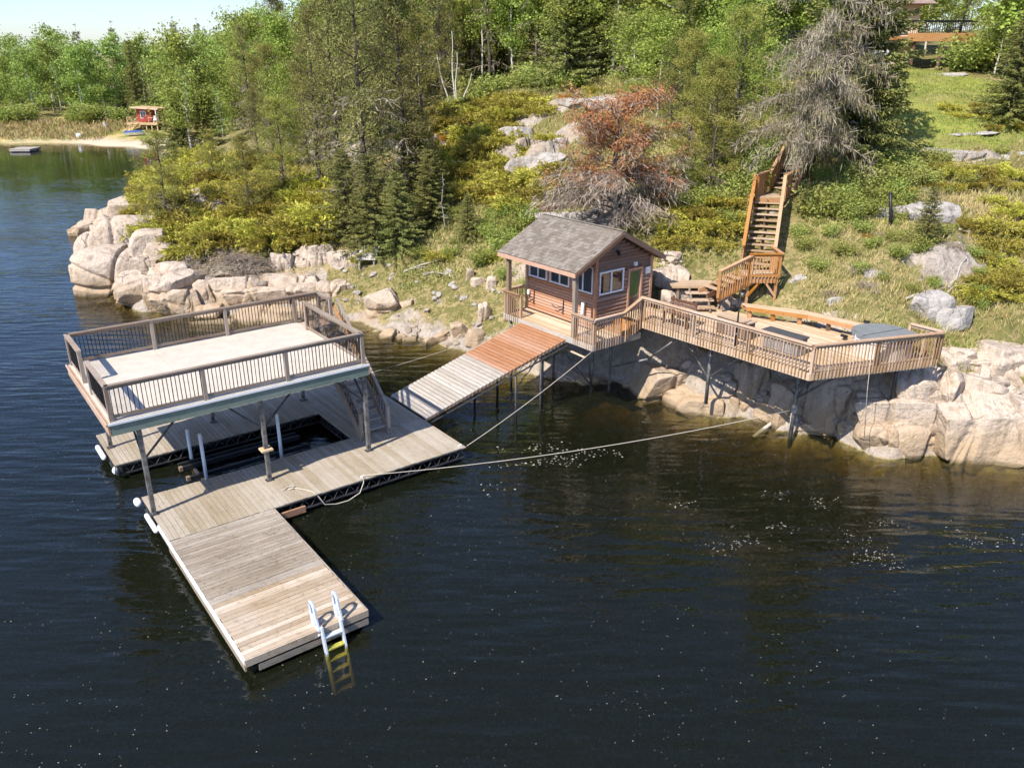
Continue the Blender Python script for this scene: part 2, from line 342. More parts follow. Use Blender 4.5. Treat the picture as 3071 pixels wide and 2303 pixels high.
def base_z(x, y):
    x = np.asarray(x, float); y = np.asarray(y, float); r = np.full(x.shape, TW[-3]) + TW[-2] * x + TW[-1] * y
    for i in range(len(TP)): r += TW[i] * np.sqrt((x - TP[i, 0]) ** 2 + (y - TP[i, 1]) ** 2)
    return r
_tab = np.random.RandomState(5).rand(256, 256)
def vnoise(x, y):
    xi = np.floor(x).astype(int); yi = np.floor(y).astype(int); fx = x - xi; fy = y - yi
    fx = fx * fx * (3 - 2 * fx); fy = fy * fy * (3 - 2 * fy); g = lambda a, b_: _tab[a & 255, b_ & 255]
    return (g(xi, yi) * (1 - fx) + g(xi + 1, yi) * fx) * (1 - fy) + (g(xi, yi + 1) * (1 - fx) + g(xi + 1, yi + 1) * fx) * fy
def fbm(x, y, o=4):
    s = 0; a = .5
    for k in range(o): s = s + a * vnoise(x * 2 ** k + 17.3 * k, y * 2 ** k + 9.1 * k); a *= .5
    return s / (1 - .5 ** o) - .5
# frames of the two building groups: the dock system and the cabin with its deck
DO, DA = Vector((-9.049, 18.471, 0)), .6396
CO, CA = Vector((3.032, 28.786, 0)), -.902
def to_cab(x, y):
    c, s = math.cos(CA), math.sin(CA); dx = x - CO.x; dy = y - CO.y
    return dx * c + dy * s, -dx * s + dy * c
def cabw(u, v, z=0.0):
    c, s = math.cos(CA), math.sin(CA); return Vector((CO.x + u * c - v * s, CO.y + u * s + v * c, z))
def dockw(u, v, z=0.0):
    c, s = math.cos(DA), math.sin(DA); return Vector((DO.x + u * c - v * s, DO.y + u * s + v * c, z))
DECK_W = [(5.62, 30.2), (6.9, 30.25), (8.0, 30.2), (9.8, 29.0), (10.9, 27.95), (12.0, 27.0), (13.02, 25.5), (13.66, 24.64), (9.23, 23.45)]
DECK = [(0.03, 1.32)] + [(0.03, 2.93)] + [to_cab(*p) for p in DECK_W]
def inpoly(x, y, poly):
    x = np.asarray(x, float); y = np.asarray(y, float); r = np.zeros(x.shape, bool); n = len(poly)
    for i in range(n):
        x1, y1 = poly[i]; x2, y2 = poly[(i + 1) % n]
        if y1 == y2: continue
        c = ((y1 > y) != (y2 > y)) & (x < (x2 - x1) * (y - y1) / (y2 - y1) + x1); r ^= c
    return r
def joints(x, y, s, ang, asp, seed):
    """jointed bedrock: blocks with their own height and tilt, split by clefts"""
    c, sn_ = math.cos(ang), math.sin(ang); px = (x * c + y * sn_) / (s * asp) + .5 * fbm(x * .5 + seed, y * .5, 3); py = (-x * sn_ + y * c) / s + .5 * fbm(x * .5, y * .5 + seed, 3)
    xi = np.floor(px).astype(int); yi = np.floor(py).astype(int); f1 = np.full(px.shape, 9.0); f2 = np.full(px.shape, 9.0); h = np.zeros(px.shape); H = lambda i, j, k: _tab[(i * 7 + k * 31 + seed) & 255, (j * 13 + k * 57) & 255]
    for di in (-1, 0, 1):
        for dj in (-1, 0, 1):
            i = xi + di; j = yi + dj; cx_ = i + .15 + .7 * H(i, j, 1); cy_ = j + .15 + .7 * H(i, j, 2); d = np.maximum(np.abs(px - cx_), np.abs(py - cy_)) * .7 + np.hypot(px - cx_, py - cy_) * .3
            hh = (H(i, j, 3) - .5) + (px - cx_) * (H(i, j, 4) - .5) * .9 + (py - cy_) * (H(i, j, 5) - .5) * .9
            nb_ = d < f1; f2 = np.where(nb_, f1, np.minimum(f2, d)); h = np.where(nb_, hh, h); f1 = np.where(nb_, d, f1)
    return h, f2 - f1
def rmask(x, y, b0):
    shore = np.clip(1.5 - b0 * .62, 0, 1) * np.clip((b0 + 1.5) * .8, 0, 1) * np.where(x < -10, np.clip((x + 37) / 3, 0, 1), np.where(x > 5, 1.0, .25)) * (y < 90)
    hill = np.clip((fbm(x * .13 + 3.7, y * .13 + 1.2, 3) - np.where((x > -4) & (x < 9) & (y > 41), .015, .06)) * 9, 0, 1) * (b0 > 2.6) * (y < 66) * (x > -26) * np.where((x > 17) & (y > 40), .25, 1)
    return np.clip(shore, 0, 1), hill
def gz(x, y):
    x = np.asarray(x, float); y = np.asarray(y, float)
    b0 = base_z(x, y)
    amp = np.clip((b0 + .6) * .5, .12, .55) * np.clip(1.4 - np.abs(y - 40) / 90, .4, 1)
    z = b0 + fbm(x * .45, y * .45, 5) * amp * 1.7 + np.abs(fbm(x * 1.1 + 40, y * 1.1, 4)) * .35 * np.clip(b0 + .3, 0, 1)
    sh_, hl_ = rmask(x, y, b0); h1, e1_ = joints(x, y, 1.25, .45, 1.7, 3); h2, e2_ = joints(x + 31, y, .55, .3, 1.5, 11)
    z = z + sh_ * (h1 * .75 + h2 * .22 - .34 * np.exp(-(e1_ / .07) ** 2) - .1 * np.exp(-(e2_ / .08) ** 2)) + hl_ * (.25 + h1 * 1.0 + h2 * .25 - .3 * np.exp(-(e1_ / .07) ** 2))
    u, v = to_cab(x, y)
    z = np.where((u > -4.4) & (u < 1.3) & (v > -1.4) & (v < 3.1), np.minimum(z, 2.55), z)
    z = np.where(inpoly(u, v, [(-.2, 1.1), (-.2, 3.0)] + DECK[2:]), np.minimum(z, 2.95), z)
    return z

def axis(lo, a, b_, hi, st, g):
    r = list(np.arange(a, b_ + st / 2, st)); s = st
    while r[-1] < hi: s *= g; r.append(r[-1] + s)
    s = st; q = []; p = a
    while p > lo: s *= g; p -= s; q.append(p)
    return np.array(q[::-1] + r)
XS = axis(-1500, -34, 20, 1500, .15, 1.06); YS = axis(-400, 22.5, 48, 2500, .15, 1.025)
GX, GY = np.meshgrid(XS, YS); GZ = gz(GX, GY)
far = np.clip((np.hypot(GX, GY - 60) - 260) / 400, 0, 1); GZ = GZ * (1 - far) + (9 + 8 * fbm(GX / 300, GY / 300, 3)) * far
GZ = np.where((GY < 14) & (GX < 60), np.minimum(GZ, -4), GZ); GZ = np.maximum(GZ, -6.5)
ny, nx = GX.shape
def gz1(x, y):
    i = int(np.clip(np.searchsorted(XS, x) - 1, 0, nx - 2)); j = int(np.clip(np.searchsorted(YS, y) - 1, 0, ny - 2)); a = (x - XS[i]) / (XS[i + 1] - XS[i]); c = (y - YS[j]) / (YS[j + 1] - YS[j])
    return float((GZ[j, i] * (1 - a) + GZ[j, i + 1] * a) * (1 - c) + (GZ[j + 1, i] * (1 - a) + GZ[j + 1, i + 1] * a) * c)
idx = np.arange(nx * ny).reshape(ny, nx)
quads = np.stack([idx[:-1, :-1], idx[:-1, 1:], idx[1:, 1:], idx[1:, :-1]], -1).reshape(-1, 4)
def fast_mesh(name, V, F, mats, smooth=False, attrs=None):
    """V (n,3), F (m,k) arrays"""
    me = bpy.data.meshes.new(name); n = len(V); m_, k = F.shape
    me.vertices.add(n); me.vertices.foreach_set('co', np.ascontiguousarray(V, dtype=np.float32).ravel())
    me.loops.add(m_ * k); me.loops.foreach_set('vertex_index', np.ascontiguousarray(F, dtype=np.int32).ravel())
    me.polygons.add(m_); me.polygons.foreach_set('loop_start', np.arange(0, m_ * k, k, dtype=np.int32))
    me.polygons.foreach_set('loop_total', np.full(m_, k, dtype=np.int32))
    if smooth: me.polygons.foreach_set('use_smooth', np.ones(m_, bool))
    for mm in (mats if isinstance(mats, (list, tuple)) else [mats]): me.materials.append(MATS[mm])
    for an, av in (attrs or {}).items():
        at = me.attributes.new(an, 'FLOAT', 'POINT'); at.data.foreach_set('value', np.ascontiguousarray(av, dtype=np.float32).ravel())
    me.update(calc_edges=True); me.validate(); return me
gy_, gx_ = np.gradient(GZ); sl = np.hypot(gx_ / np.gradient(GX, axis=1), gy_ / np.gradient(GY, axis=0))
rockf = np.clip((sl - .75) * 1.6 + fbm(GX * .35 + 9, GY * .35, 4) * 1.5 - .1, 0, 1)
rockf = np.maximum(rockf, np.clip(1.15 - GZ * 1.1 + fbm(GX * .8, GY * .8, 3) * 1.2, 0, 1) * (GX > -36))
msh, mhl = rmask(GX, GY, base_z(GX, GY)); rockf = np.maximum(rockf, np.maximum(msh * 1.3 - .1, np.clip(mhl * 1.3 - .15, 0, 1)))
LAWN = [(17.5, 40), (22, 40.5), (27, 43), (31, 47), (31, 55), (30, 64), (24, 66), (21, 56)]
lawnf = np.where(inpoly(GX, GY, LAWN), np.clip(.75 + fbm(GX * .5, GY * .5, 3) * 1.6, 0, 1), 0); rockf = rockf * (1 - lawnf)
beach = (GX > -78) & (GX < -44) & (GY > 115) & (GY < 140)
sandf = np.where(beach & (GZ < .55), 1.0, 0.0) * np.clip((GX + 76) / 12, .35, 1)
sandf = np.maximum(sandf, np.where(inpoly(GX, GY, [(-58, 119), (-46, 117), (-44, 128), (-54, 131)]), .95, 0)); rockf = rockf * (1 - sandf)
fargrass = np.clip((GY - 124) / 6, 0, 1) * (GX < -40) * np.clip((158 - GY) / 8, 0, 1)
rockf = rockf * (1 - fargrass)
meg = fast_mesh('ground', np.stack([GX, GY, GZ], -1).reshape(-1, 3), quads, [], True,
                {'rock': rockf, 'lawn': lawnf, 'sand': sandf, 'farg': fargrass})
m, nt, b = newmat('ground_cover')
geo = N(nt, "ShaderNodeNewGeometry"); pos = geo.outputs['Position']
def attr(n): 
    a = N(nt, "ShaderNodeAttribute"); a.attribute_name = n; return a.outputs['Fac']
n1 = noise(nt, pos, .5, 4, .65); n2 = noise(nt, pos, 3.2, 5, .7); n3 = noise(nt, pos, 17, 2, .7)
c = mixc(nt, ramp(nt, n1, .38, .62), (.17, .15, .05), (.38, .295, .155))
c = mixc(nt, ramp(nt, n2, .42, .66), c, (.36, .29, .14))
c = mixc(nt, ramp(nt, n2, .5, .3, (0, 0, 0), (.7,) * 3), c, (.09, .105, .022))
c = mixc(nt, ramp(nt, n3, .5, .7, (0, 0, 0), (.5,) * 3), c, (.055, .05, .022))
lw = mixc(nt, ramp(nt, n2, .35, .65), (.15, .21, .035), (.33, .31, .08))
c = mixc(nt, attr('lawn'), c, lw)
fg = mixc(nt, ramp(nt, n1, .42, .58), (.19, .23, .05), (.52, .38, .17)); c = mixc(nt, attr('farg'), c, fg)
rk_ = mixc(nt, ramp(nt, n2, .33, .66), (.25, .215, .185), (.47, .41, .355)); rk_ = mixc(nt, ramp(nt, n1, .45, .65, (0, 0, 0), (.7,) * 3), rk_, (.41, .305, .205)); rk_ = mixc(nt, ramp(nt, n3, .55, .7, (0, 0, 0), (.6,) * 3), rk_, (.13, .12, .1))
rm = N(nt, "ShaderNodeMath", operation='ADD'); L(nt, attr('rock'), rm.inputs[0]); sub = N(nt, "ShaderNodeMath", operation='MULTIPLY_ADD'); L(nt, n2, sub.inputs[0]); sub.inputs[1].default_value = .9; sub.inputs[2].default_value = -.45
L(nt, sub.outputs[0], rm.inputs[1]); c = mixc(nt, ramp(nt, rm.outputs[0], .45, .6), c, rk_)
c = mixc(nt, attr('sand'), c, (.56, .46, .35))
sx = N(nt, "ShaderNodeSeparateXYZ"); L(nt, pos, sx.inputs[0])
bedc = mixc(nt, ramp(nt, n2, .35, .65), (.15, .12, .045), (.34, .27, .11))
c = mixc(nt, ramp(nt, sx.outputs[2], -.02, .06, (1, 1, 1), (0, 0, 0)), c, bedc)
L(nt, c, b.inputs['Base Color']); b.inputs['Roughness'].default_value = .95; b.inputs['Specular IOR Level'].default_value = .15
L(nt, bump(nt, n2, .8, .2), b.inputs['Normal'])
meg.materials.append(MATS['ground_cover'])
ground = tag(link('ground', meg), kind='structure')

# ------------------------------------------------------------------ WATER: a closed body of tea-brown lake water
m, nt, b = newmat('lake_water'); nt.nodes.remove(b)
geo = N(nt, "ShaderNodeNewGeometry"); pos = geo.outputs['Position']
mp = N(nt, "ShaderNodeMapping"); mp.inputs['Rotation'].default_value = (0, 0, math.radians(9)); mp.inputs['Scale'].default_value = (.34, 1.35, 1); L(nt, pos, mp.inputs[0])
w1 = noise(nt, mp.outputs[0], 1.75, 1, .45); w2 = noise(nt, mp.outputs[0], 6.5, 2, .5); w3 = noise(nt, pos, .16, 3, .5)
pat = ramp(nt, w3, .35, .65, (.35,) * 3, (1, 1, 1))
s1 = N(nt, "ShaderNodeMath", operation='MULTIPLY_ADD'); L(nt, w2, s1.inputs[0]); s1.inputs[1].default_value = .16; L(nt, w1, s1.inputs[2])
sy = N(nt, "ShaderNodeSeparateXYZ"); L(nt, pos, sy.inputs[0]); calm = N(nt, "ShaderNodeMapRange"); L(nt, sy.outputs[1], calm.inputs[0]); calm.inputs[1].default_value = 60; calm.inputs[2].default_value = 100; calm.inputs[3].default_value = 1; calm.inputs[4].default_value = .22
pc = N(nt, "ShaderNodeMath", operation='MULTIPLY'); L(nt, pat, pc.inputs[0]); L(nt, calm.outputs[0], pc.inputs[1])
s2 = N(nt, "ShaderNodeMath", operation='MULTIPLY'); L(nt, s1.outputs[0], s2.inputs[0]); L(nt, pc.outputs[0], s2.inputs[1])
bn = bump(nt, s2.outputs[0], .9, .085)
fr = N(nt, "ShaderNodeFresnel"); fr.inputs['IOR'].default_value = 1.38; L(nt, bn, fr.inputs['Normal'])
gl = N(nt, "ShaderNodeBsdfGlossy"); gl.inputs['Roughness'].default_value = .008; gl.inputs['Color'].default_value = (.95, .97, 1, 1); L(nt, bn, gl.inputs['Normal'])
tr0 = N(nt, "ShaderNodeBsdfTransparent"); df = N(nt, "ShaderNodeBsdfDiffuse"); df.inputs['Color'].default_value = (.034, .042, .022, 1); tr = N(nt, "ShaderNodeMixShader"); tr.inputs[0].default_value = .2; L(nt, tr0.outputs[0], tr.inputs[1]); L(nt, df.outputs[0], tr.inputs[2]); mx = N(nt, "ShaderNodeMixShader")
L(nt, fr.outputs[0], mx.inputs[0]); L(nt, tr.outputs[0], mx.inputs[1]); L(nt, gl.outputs[0], mx.inputs[2])
va = N(nt, "ShaderNodeVolumeAbsorption"); va.inputs['Color'].default_value = (.60, .52, .12, 1); va.inputs['Density'].default_value = 2.1
out = nt.nodes["Material Output"]; L(nt, mx.outputs[0], out.inputs['Surface']); L(nt, va.outputs[0], out.inputs['Volume'])
lake = tag(link('lake_water', MB().box(-1400, 900, -350, 215, -9, 0).mesh('lake_water', 'lake_water')), kind='structure')

# ------------------------------------------------------------------ ROCK: bedrock blocks and boulders of the shore
def ico(n):
    t = (1 + 5 ** .5) / 2
    V = [(-1, t, 0), (1, t, 0), (-1, -t, 0), (1, -t, 0), (0, -1, t), (0, 1, t), (0, -1, -t), (0, 1, -t), (t, 0, -1), (t, 0, 1), (-t, 0, -1), (-t, 0, 1)]
    F = [(0, 11, 5), (0, 5, 1), (0, 1, 7), (0, 7, 10), (0, 10, 11), (1, 5, 9), (5, 11, 4), (11, 10, 2), (10, 7, 6), (7, 1, 8), (3, 9, 4), (3, 4, 2), (3, 2, 6), (3, 6, 8), (3, 8, 9), (4, 9, 5), (2, 4, 11), (6, 2, 10), (8, 6, 7), (9, 8, 1)]
    V = [np.array(v) / np.linalg.norm(v) for v in V]
    for _ in range(n):
        mid = {}; G = []
        def mp_(a, b_):
            k = (min(a, b_), max(a, b_))
            if k not in mid: q = V[a] + V[b_]; V.append(q / np.linalg.norm(q)); mid[k] = len(V) - 1
            return mid[k]
        for a, b_, c_ in F:
            x, y, z = mp_(a, b_), mp_(b_, c_), mp_(c_, a); G += [(a, x, z), (b_, y, x), (c_, z, y), (x, y, z)]
        F = G
    return np.array(V), np.array(F)
ICO = {n: ico(n) for n in (1, 2, 3, 4, 5)}
def n3(P, s, seed):
    return (fbm(P[:, 0] * s + seed * 3.1, P[:, 1] * s + P[:, 2] * s * .7 + seed, 4) + fbm(P[:, 2] * s + seed * 1.7 + 50, P[:, 0] * s * .6 - P[:, 1] * s, 4)) * .9
def rock_mesh(name, r, p, seed, lvl, mat='granite', planes=7, amp=.1):
    V, F = ICO[lvl]; rs = np.random.RandomState(seed)
    rad = (np.abs(V) ** p).sum(1) ** (-1 / p); Q = V * rad[:, None]
    for k in range(planes):
        n = rs.normal(size=3) * .33; n[k % 3] += rs.choice([-1, 1]); n /= np.linalg.norm(n); o = rs.uniform(.62, .93)
        d = Q @ n - o; Q = Q - np.where(d > 0, d * .97, 0)[:, None] * n
    Q = Q * np.array(r)
    sz = float(np.mean(r)); f = 1.1 / max(sz, .3)
    ln = Q / (np.linalg.norm(Q, axis=1)[:, None] + 1e-6)
    Q = Q + ln * (n3(Q, f, seed % 97) * amp * 2.6 * sz + n3(Q, f * 3.3, seed % 89 + 5) * amp * .8 * sz)[:, None]
    for k in range(3 if lvl > 3 else 1 if lvl == 3 else 0):   # joints: clefts cut across the block
        n = rs.normal(size=3) * .25; n[rs.choice([0, 0, 1, 2])] += 1; n /= np.linalg.norm(n); o = rs.uniform(-.5, .5) * float(np.abs(np.array(r) * n).sum()) * .8
        d = np.abs(Q @ n - o + n3(Q, f * .8, seed % 71 + k) * .22 * sz); wd_ = .05 * sz if lvl > 4 else .085 * sz
        Q = Q - ln * (np.exp(-(d / wd_) ** 2) * .11 * sz)[:, None]
    return fast_mesh(name, Q, F, mat, True)
ROCKS = [
(6.33,30.41,0.64,1.75,1.35,0.69,0.3,2.6,'b'),
(6.66,29.0,0.31,0.69,0.53,0.45,0.2,2.6,'b'),
(7.31,28.28,0.2,0.95,0.64,0.48,-0.1,2.5,'b'),
(5.85,29.88,-0.0,0.49,0.23,0.13,0.1,2.6,'s'),
(3.14,31.01,0.07,0.47,0.27,0.26,0,2.6,'s'),
(4.6,30.48,0.09,0.15,0.1,0.1,0,2.6,'s'),
(3.76,30.94,-0.04,0.32,0.18,0.22,0.2,3,'s'),
(8.28,27.82,0.41,0.21,0.16,0.36,0.2,4,'s'),
(8.68,28.07,0.67,0.29,0.22,0.32,0.4,4,'s'),
(8.67,27.74,0.4,0.24,0.18,0.26,0.1,3.5,'s'),
(9.34,27.33,0.38,0.64,0.31,0.56,-0.5,3.2,'b'),
(10.55,26.35,0.17,0.57,0.33,0.24,-0.15,4,'b'),
(11.13,26.11,0.2,0.21,0.14,0.32,-0.2,4,'s'),
(9.05,28.31,1.38,0.94,0.54,0.83,0.3,3,'b'),
(10.2,27.04,0.99,0.79,0.46,0.97,0.3,3.5,'b'),
(11.15,26.51,1.08,0.72,0.42,0.99,0.1,4.5,'b'),
(11.79,26.38,1.57,0.65,0.38,0.94,0.2,4.5,'b'),
(11.42,26.27,0.7,0.39,0.23,0.57,0,4.5,'s'),
(11.89,25.84,0.88,0.28,0.19,0.51,0.4,3.2,'s'),
(11.92,25.35,0.58,0.29,0.2,0.46,0.5,3.5,'s'),
(11.61,25.85,0.37,0.29,0.2,0.26,0.5,3,'s'),
(12.78,25.42,1.31,1.22,0.82,0.93,-0.05,3.2,'b'),
(12.85,24.88,0.58,1.05,0.51,0.57,-0.1,2.7,'b'),
(13.92,24.68,0.87,0.31,0.24,0.85,0.1,3.5,'b'),
(13.53,25.37,1.93,0.65,0.5,0.85,-0.3,4,'b'),
(14.33,25.33,1.71,0.66,0.57,1.02,-0.5,3.4,'b'),
(15.25,24.78,0.93,1.56,0.9,1.36,-0.05,3.4,'b'),
(16.91,24.29,0.94,1.18,0.79,1.5,0,3.4,'b'),
(15.47,26.37,2.16,1.21,1.16,0.38,-0.2,3,'b'),
(16.81,25.98,2.28,1.22,1.17,0.52,0.1,3,'b'),
(17.05,26.38,2.88,1.0,0.77,0.57,0.3,4,'b'),
(15.14,26.47,2.81,0.81,0.62,0.38,0.2,4,'b'),
(15.98,26.23,2.71,0.58,0.44,0.35,0.1,4,'s'),
(-32.25,60.93,0.31,0.74,0.57,0.67,0.2,3,'s'),
(-30.88,60.0,0.79,0.87,0.67,0.83,0.4,3.5,'s'),
(-31.0,61.35,1.15,0.96,0.74,0.82,0.1,3,'s'),
(-28.35,56.97,0.72,0.82,0.63,0.37,0.3,3.5,'s'),
(-28.09,55.56,0.62,0.8,0.62,0.59,0.2,3,'s'),
(-29.38,60.76,1.79,0.79,0.61,0.52,0.1,3,'s'),
(-27.34,58.9,2.4,1.04,0.8,0.92,0.5,3,'b'),
(-23.39,48.87,2.24,1.51,1.16,1.67,0.4,2.6,'b'),
(-25.74,50.18,1.14,1.01,0.78,1.34,0.1,2.8,'b'),
(-22.97,45.81,1.11,1.58,1.21,1.5,0.2,2.5,'b'),
(-21.8,44.44,0.56,0.48,0.33,0.36,0.1,4,'s'),
(-20.14,42.59,0.81,0.76,0.66,1.03,0.2,4,'b'),
(-20.03,44.01,1.49,0.89,0.68,1.01,0.1,3.5,'b'),
(-20.2,45.63,2.32,0.97,0.84,1.13,0.3,3,'b'),
(-18.69,41.42,0.83,0.56,0.43,1.09,0.1,4,'b'),
(-17.46,42.4,1.33,1.39,1.07,0.96,0.25,3.2,'b'),
(-17.49,40.89,0.58,0.78,0.52,0.82,0,4.5,'b'),
(-16.62,40.95,0.6,0.5,0.34,0.67,0.2,4,'b'),
(-16.03,41.45,1.06,0.49,0.33,0.78,0.1,4,'s'),
(-15.45,40.29,0.25,0.57,0.38,0.62,0.1,4,'s'),
(-14.23,41.54,1.02,1.21,0.58,0.81,0.02,4.5,'b'),
(-13.09,41.39,0.77,1.52,0.66,0.6,0.05,4.5,'b'),
(-11.85,42.66,1.23,1.82,0.88,0.54,-0.05,4,'b'),
(-10.66,41.81,0.88,1.41,0.68,0.52,0.1,4.5,'b'),
(-14.98,39.44,-0.28,1.48,0.71,0.62,0.05,4.5,'b'),
(-12.58,40.0,0.05,1.65,0.8,0.71,0.05,5,'b'),
(-10.34,40.09,0.22,1.36,0.66,0.8,0.1,5,'b'),
(-9.5,41.48,0.97,0.56,0.38,0.63,0.2,4,'s'),
(-8.88,41.76,1.11,0.51,0.35,0.4,0.1,4,'s'),
(-12.55,43.76,2.04,0.73,0.35,0.63,0.05,4.5,'b'),
(-11.39,44.05,2.23,0.69,0.33,0.67,-0.05,5,'b'),
(-10.4,43.79,2.23,0.54,0.26,0.74,0.05,4.5,'b'),
(-9.23,43.57,2.1,0.74,0.36,0.59,0,4.5,'b'),
(-15.41,43.03,1.68,0.99,0.57,0.34,0.1,3.5,'s'),
(-19.37,45.21,2.16,1.06,0.81,0.71,0.2,3,'b'),
(-6.38,39.59,0.92,0.84,0.65,0.69,0.3,3.3,'b'),
(-5.22,39.18,0.95,0.35,0.23,0.27,0.1,3.5,'s'),
(-5.86,37.03,0.05,0.4,0.31,0.28,0.2,3.5,'s'),
(-5.29,36.74,-0.01,0.25,0.19,0.21,0.4,3.5,'s'),
(-4.79,36.49,-0.03,0.33,0.25,0.21,0.1,3.5,'s'),
(-3.84,36.01,0.06,0.36,0.28,0.28,0.3,3.3,'s'),
(-3.26,36.19,0.29,0.32,0.25,0.24,0.1,3.3,'s'),
(-2.49,36.33,0.64,0.4,0.31,0.32,0.1,3.3,'s'),
(-1.67,35.23,0.55,0.39,0.3,0.37,0.1,3.3,'s'),
(-1.67,38.96,2.05,0.32,0.22,0.33,0.2,3.5,'s'),
(-1.25,36.44,1.35,0.32,0.19,0.59,0.2,3.2,'s'),
(-0.97,38.31,2.19,0.25,0.15,0.41,0.1,3.2,'s'),
(-2.13,39.71,2.18,0.22,0.15,0.46,0.1,3.2,'s'),
(0.57,47.18,6.71,0.88,0.51,0.84,0.1,4,'h'),
(2.08,46.02,6.97,0.98,0.56,0.8,-0.1,4,'h'),
(0.46,51.9,7.96,0.92,0.53,0.69,0.2,4,'h'),
(2.68,49.44,7.89,0.55,0.32,0.34,0.1,4,'h'),
(4.48,54.82,9.69,1.21,0.7,0.63,0.1,4.5,'h'),
(6.47,53.69,9.87,1.37,0.79,0.55,0.05,4.5,'h'),
(2.95,70.44,11.0,1.03,0.59,0.55,0.1,3.5,'h'),
(2.28,40.96,5.06,0.83,0.48,0.46,0.1,4,'h'),
(3.59,39.37,5.31,0.86,0.5,0.46,0.1,4,'h'),
(-4.43,51.7,6.14,0.68,0.4,0.41,0.1,3.5,'h'),
(-3.26,51.08,6.34,0.64,0.37,0.38,0.1,3.5,'h'),
(8.59,58.7,10.86,1.0,0.67,0.36,0.1,4,'h'),
(21.29,39.85,7.98,1.27,0.73,0.5,0.1,4,'h'),
(23.69,40.31,8.03,0.94,0.54,0.37,0.1,4,'h'),
(28.85,60.34,11.19,2.27,1.53,0.26,0.1,2.8,'h'),
(23.32,44.25,8.82,1.29,0.99,0.11,0.1,2.6,'h'),
(15.94,34.49,6.41,0.9,0.52,0.43,0.1,4,'h'),
(17.37,34.43,6.4,0.99,0.57,0.52,0.2,3.6,'h'),
(15.06,28.06,4.23,0.59,0.34,0.71,0.2,3.3,'h'),
(15.72,27.83,3.91,0.53,0.3,0.59,0.1,3.3,'h'),
(13.74,30.28,4.81,0.36,0.24,0.27,0.1,3,'h'),
(11.05,30.83,4.46,0.26,0.17,0.26,0.1,3,'h'),
(12.0,29.13,3.97,0.26,0.18,0.37,0.1,3,'h'),
(9.22,31.04,3.84,0.27,0.18,0.2,0.1,3,'h'),
(6.53,31.46,3.42,0.7,0.47,0.58,0.2,3,'b'),
(6.41,32.61,4.03,0.7,0.68,0.43,0.2,3.4,'b'),
(7.44,31.24,3.32,0.55,0.32,0.27,0.1,3.4,'s'),
(8.3,30.65,3.37,0.35,0.2,0.44,0.1,3,'s'),
(8.79,30.65,3.46,0.35,0.2,0.26,0.1,3,'s'),
(6.71,33.64,4.48,0.59,0.46,0.34,0.2,3,'s')
]
for i, (x, y, z, rx, ry, rz, yaw, p, t) in enumerate(ROCKS):
    big = max(rx, ry, rz)
    if t == 'h': rx *= 1.5; ry *= 1.4; z -= .12 + .15 * rz
    else:
        left = x < -9; k_ = 1.38 if left else 1.2; rx *= k_; ry *= k_ * 1.12; top = z + rz * (.9 if left else 1); rz *= 1.2 if left else 1.35; z = top - rz * (1.0 if p < 3 else .97)
    dome = p < 2.9; p = 2.8 if dome else max(p, 3.4)
    me = rock_mesh('rock', (rx, ry, rz), p, 100 + i, 5 if big > 1.0 else 4 if big > .5 else 3 if big > .25 else 2, 'granite_grey' if t == 'h' else 'granite', 4 if dome else 11, .045 if dome else .04)
    link('rock', me, ground, (x, y, z), (rnd.uniform(-.08, .08), rnd.uniform(-.08, .08), yaw))
# ================================================================== STRUCTURES
def planks(T, along, a0, a1, b0, b1, z, mat, w=.136, gap=.009, th=.038, parent=None, name='plank', jit=.012):
    """boards along 'x' or 'y' from a0..a1, side by side over b0..b1"""
    n = max(1, round((b1 - b0) / (w + gap))); st = (b1 - b0) / n
    for i in range(n):
        b_ = b0 + i * st; e0 = rnd.choice((0, jit, -jit)); dz = rnd.choice((0, .002, -.002)); l = round(a1 - a0, 3)
        c = ((a0 + a1) / 2 + e0, b_ + st / 2, z - th / 2 + dz) if along == 'x' else (b_ + st / 2, (a0 + a1) / 2 + e0, z - th / 2 + dz)
        T.at(name, boxme(l, round(st - gap, 3), th, mat), c, (0, 0, 0 if along == 'x' else PI / 2), parent)
def railing(T, p, q, zb, zt, mat, cap=(.14, .038), low=None, bal=('black_metal', .019, .11), balz=None, capz=True, out=0.0, skipends=True, posts=(), sub=True):
    """a railing panel from p to q (3D foot points): cap rail, under rail, balusters; zb/zt are heights above the foot"""
    p = Vector(p); q = Vector(q); d = q - p; h = Vector((d.x, d.y, 0)); ln = h.length; s = Vector((-h.y, h.x, 0)).normalized() * out
    mb = MB(); up = Vector((0, 0, 1))
    mb.beam(p + up * (zt - cap[1] / 2), q + up * (zt - cap[1] / 2), cap[0], cap[1])
    if sub: mb.beam(p + up * (zt - cap[1] - .045), q + up * (zt - cap[1] - .045), .038, .085)
    if low: mb.beam(p + up * low, q + up * low, .038, .085)
    R = T.mb('railing', mb, mat)
    bm, bw, bs = bal; n = int(ln / bs); z0, z1 = balz or (low or zb, zt - .05)
    me = boxme(round(z1 - z0, 3), bw, bw, bm)
    for i in range(1, n):
        c = p + d * (i / n) + up * ((z0 + z1) / 2) + s
        T.at('baluster', me, c, (rnd.uniform(-.3, .3), -PI / 2 + rnd.uniform(-.014, .014), 0), R)
    return R

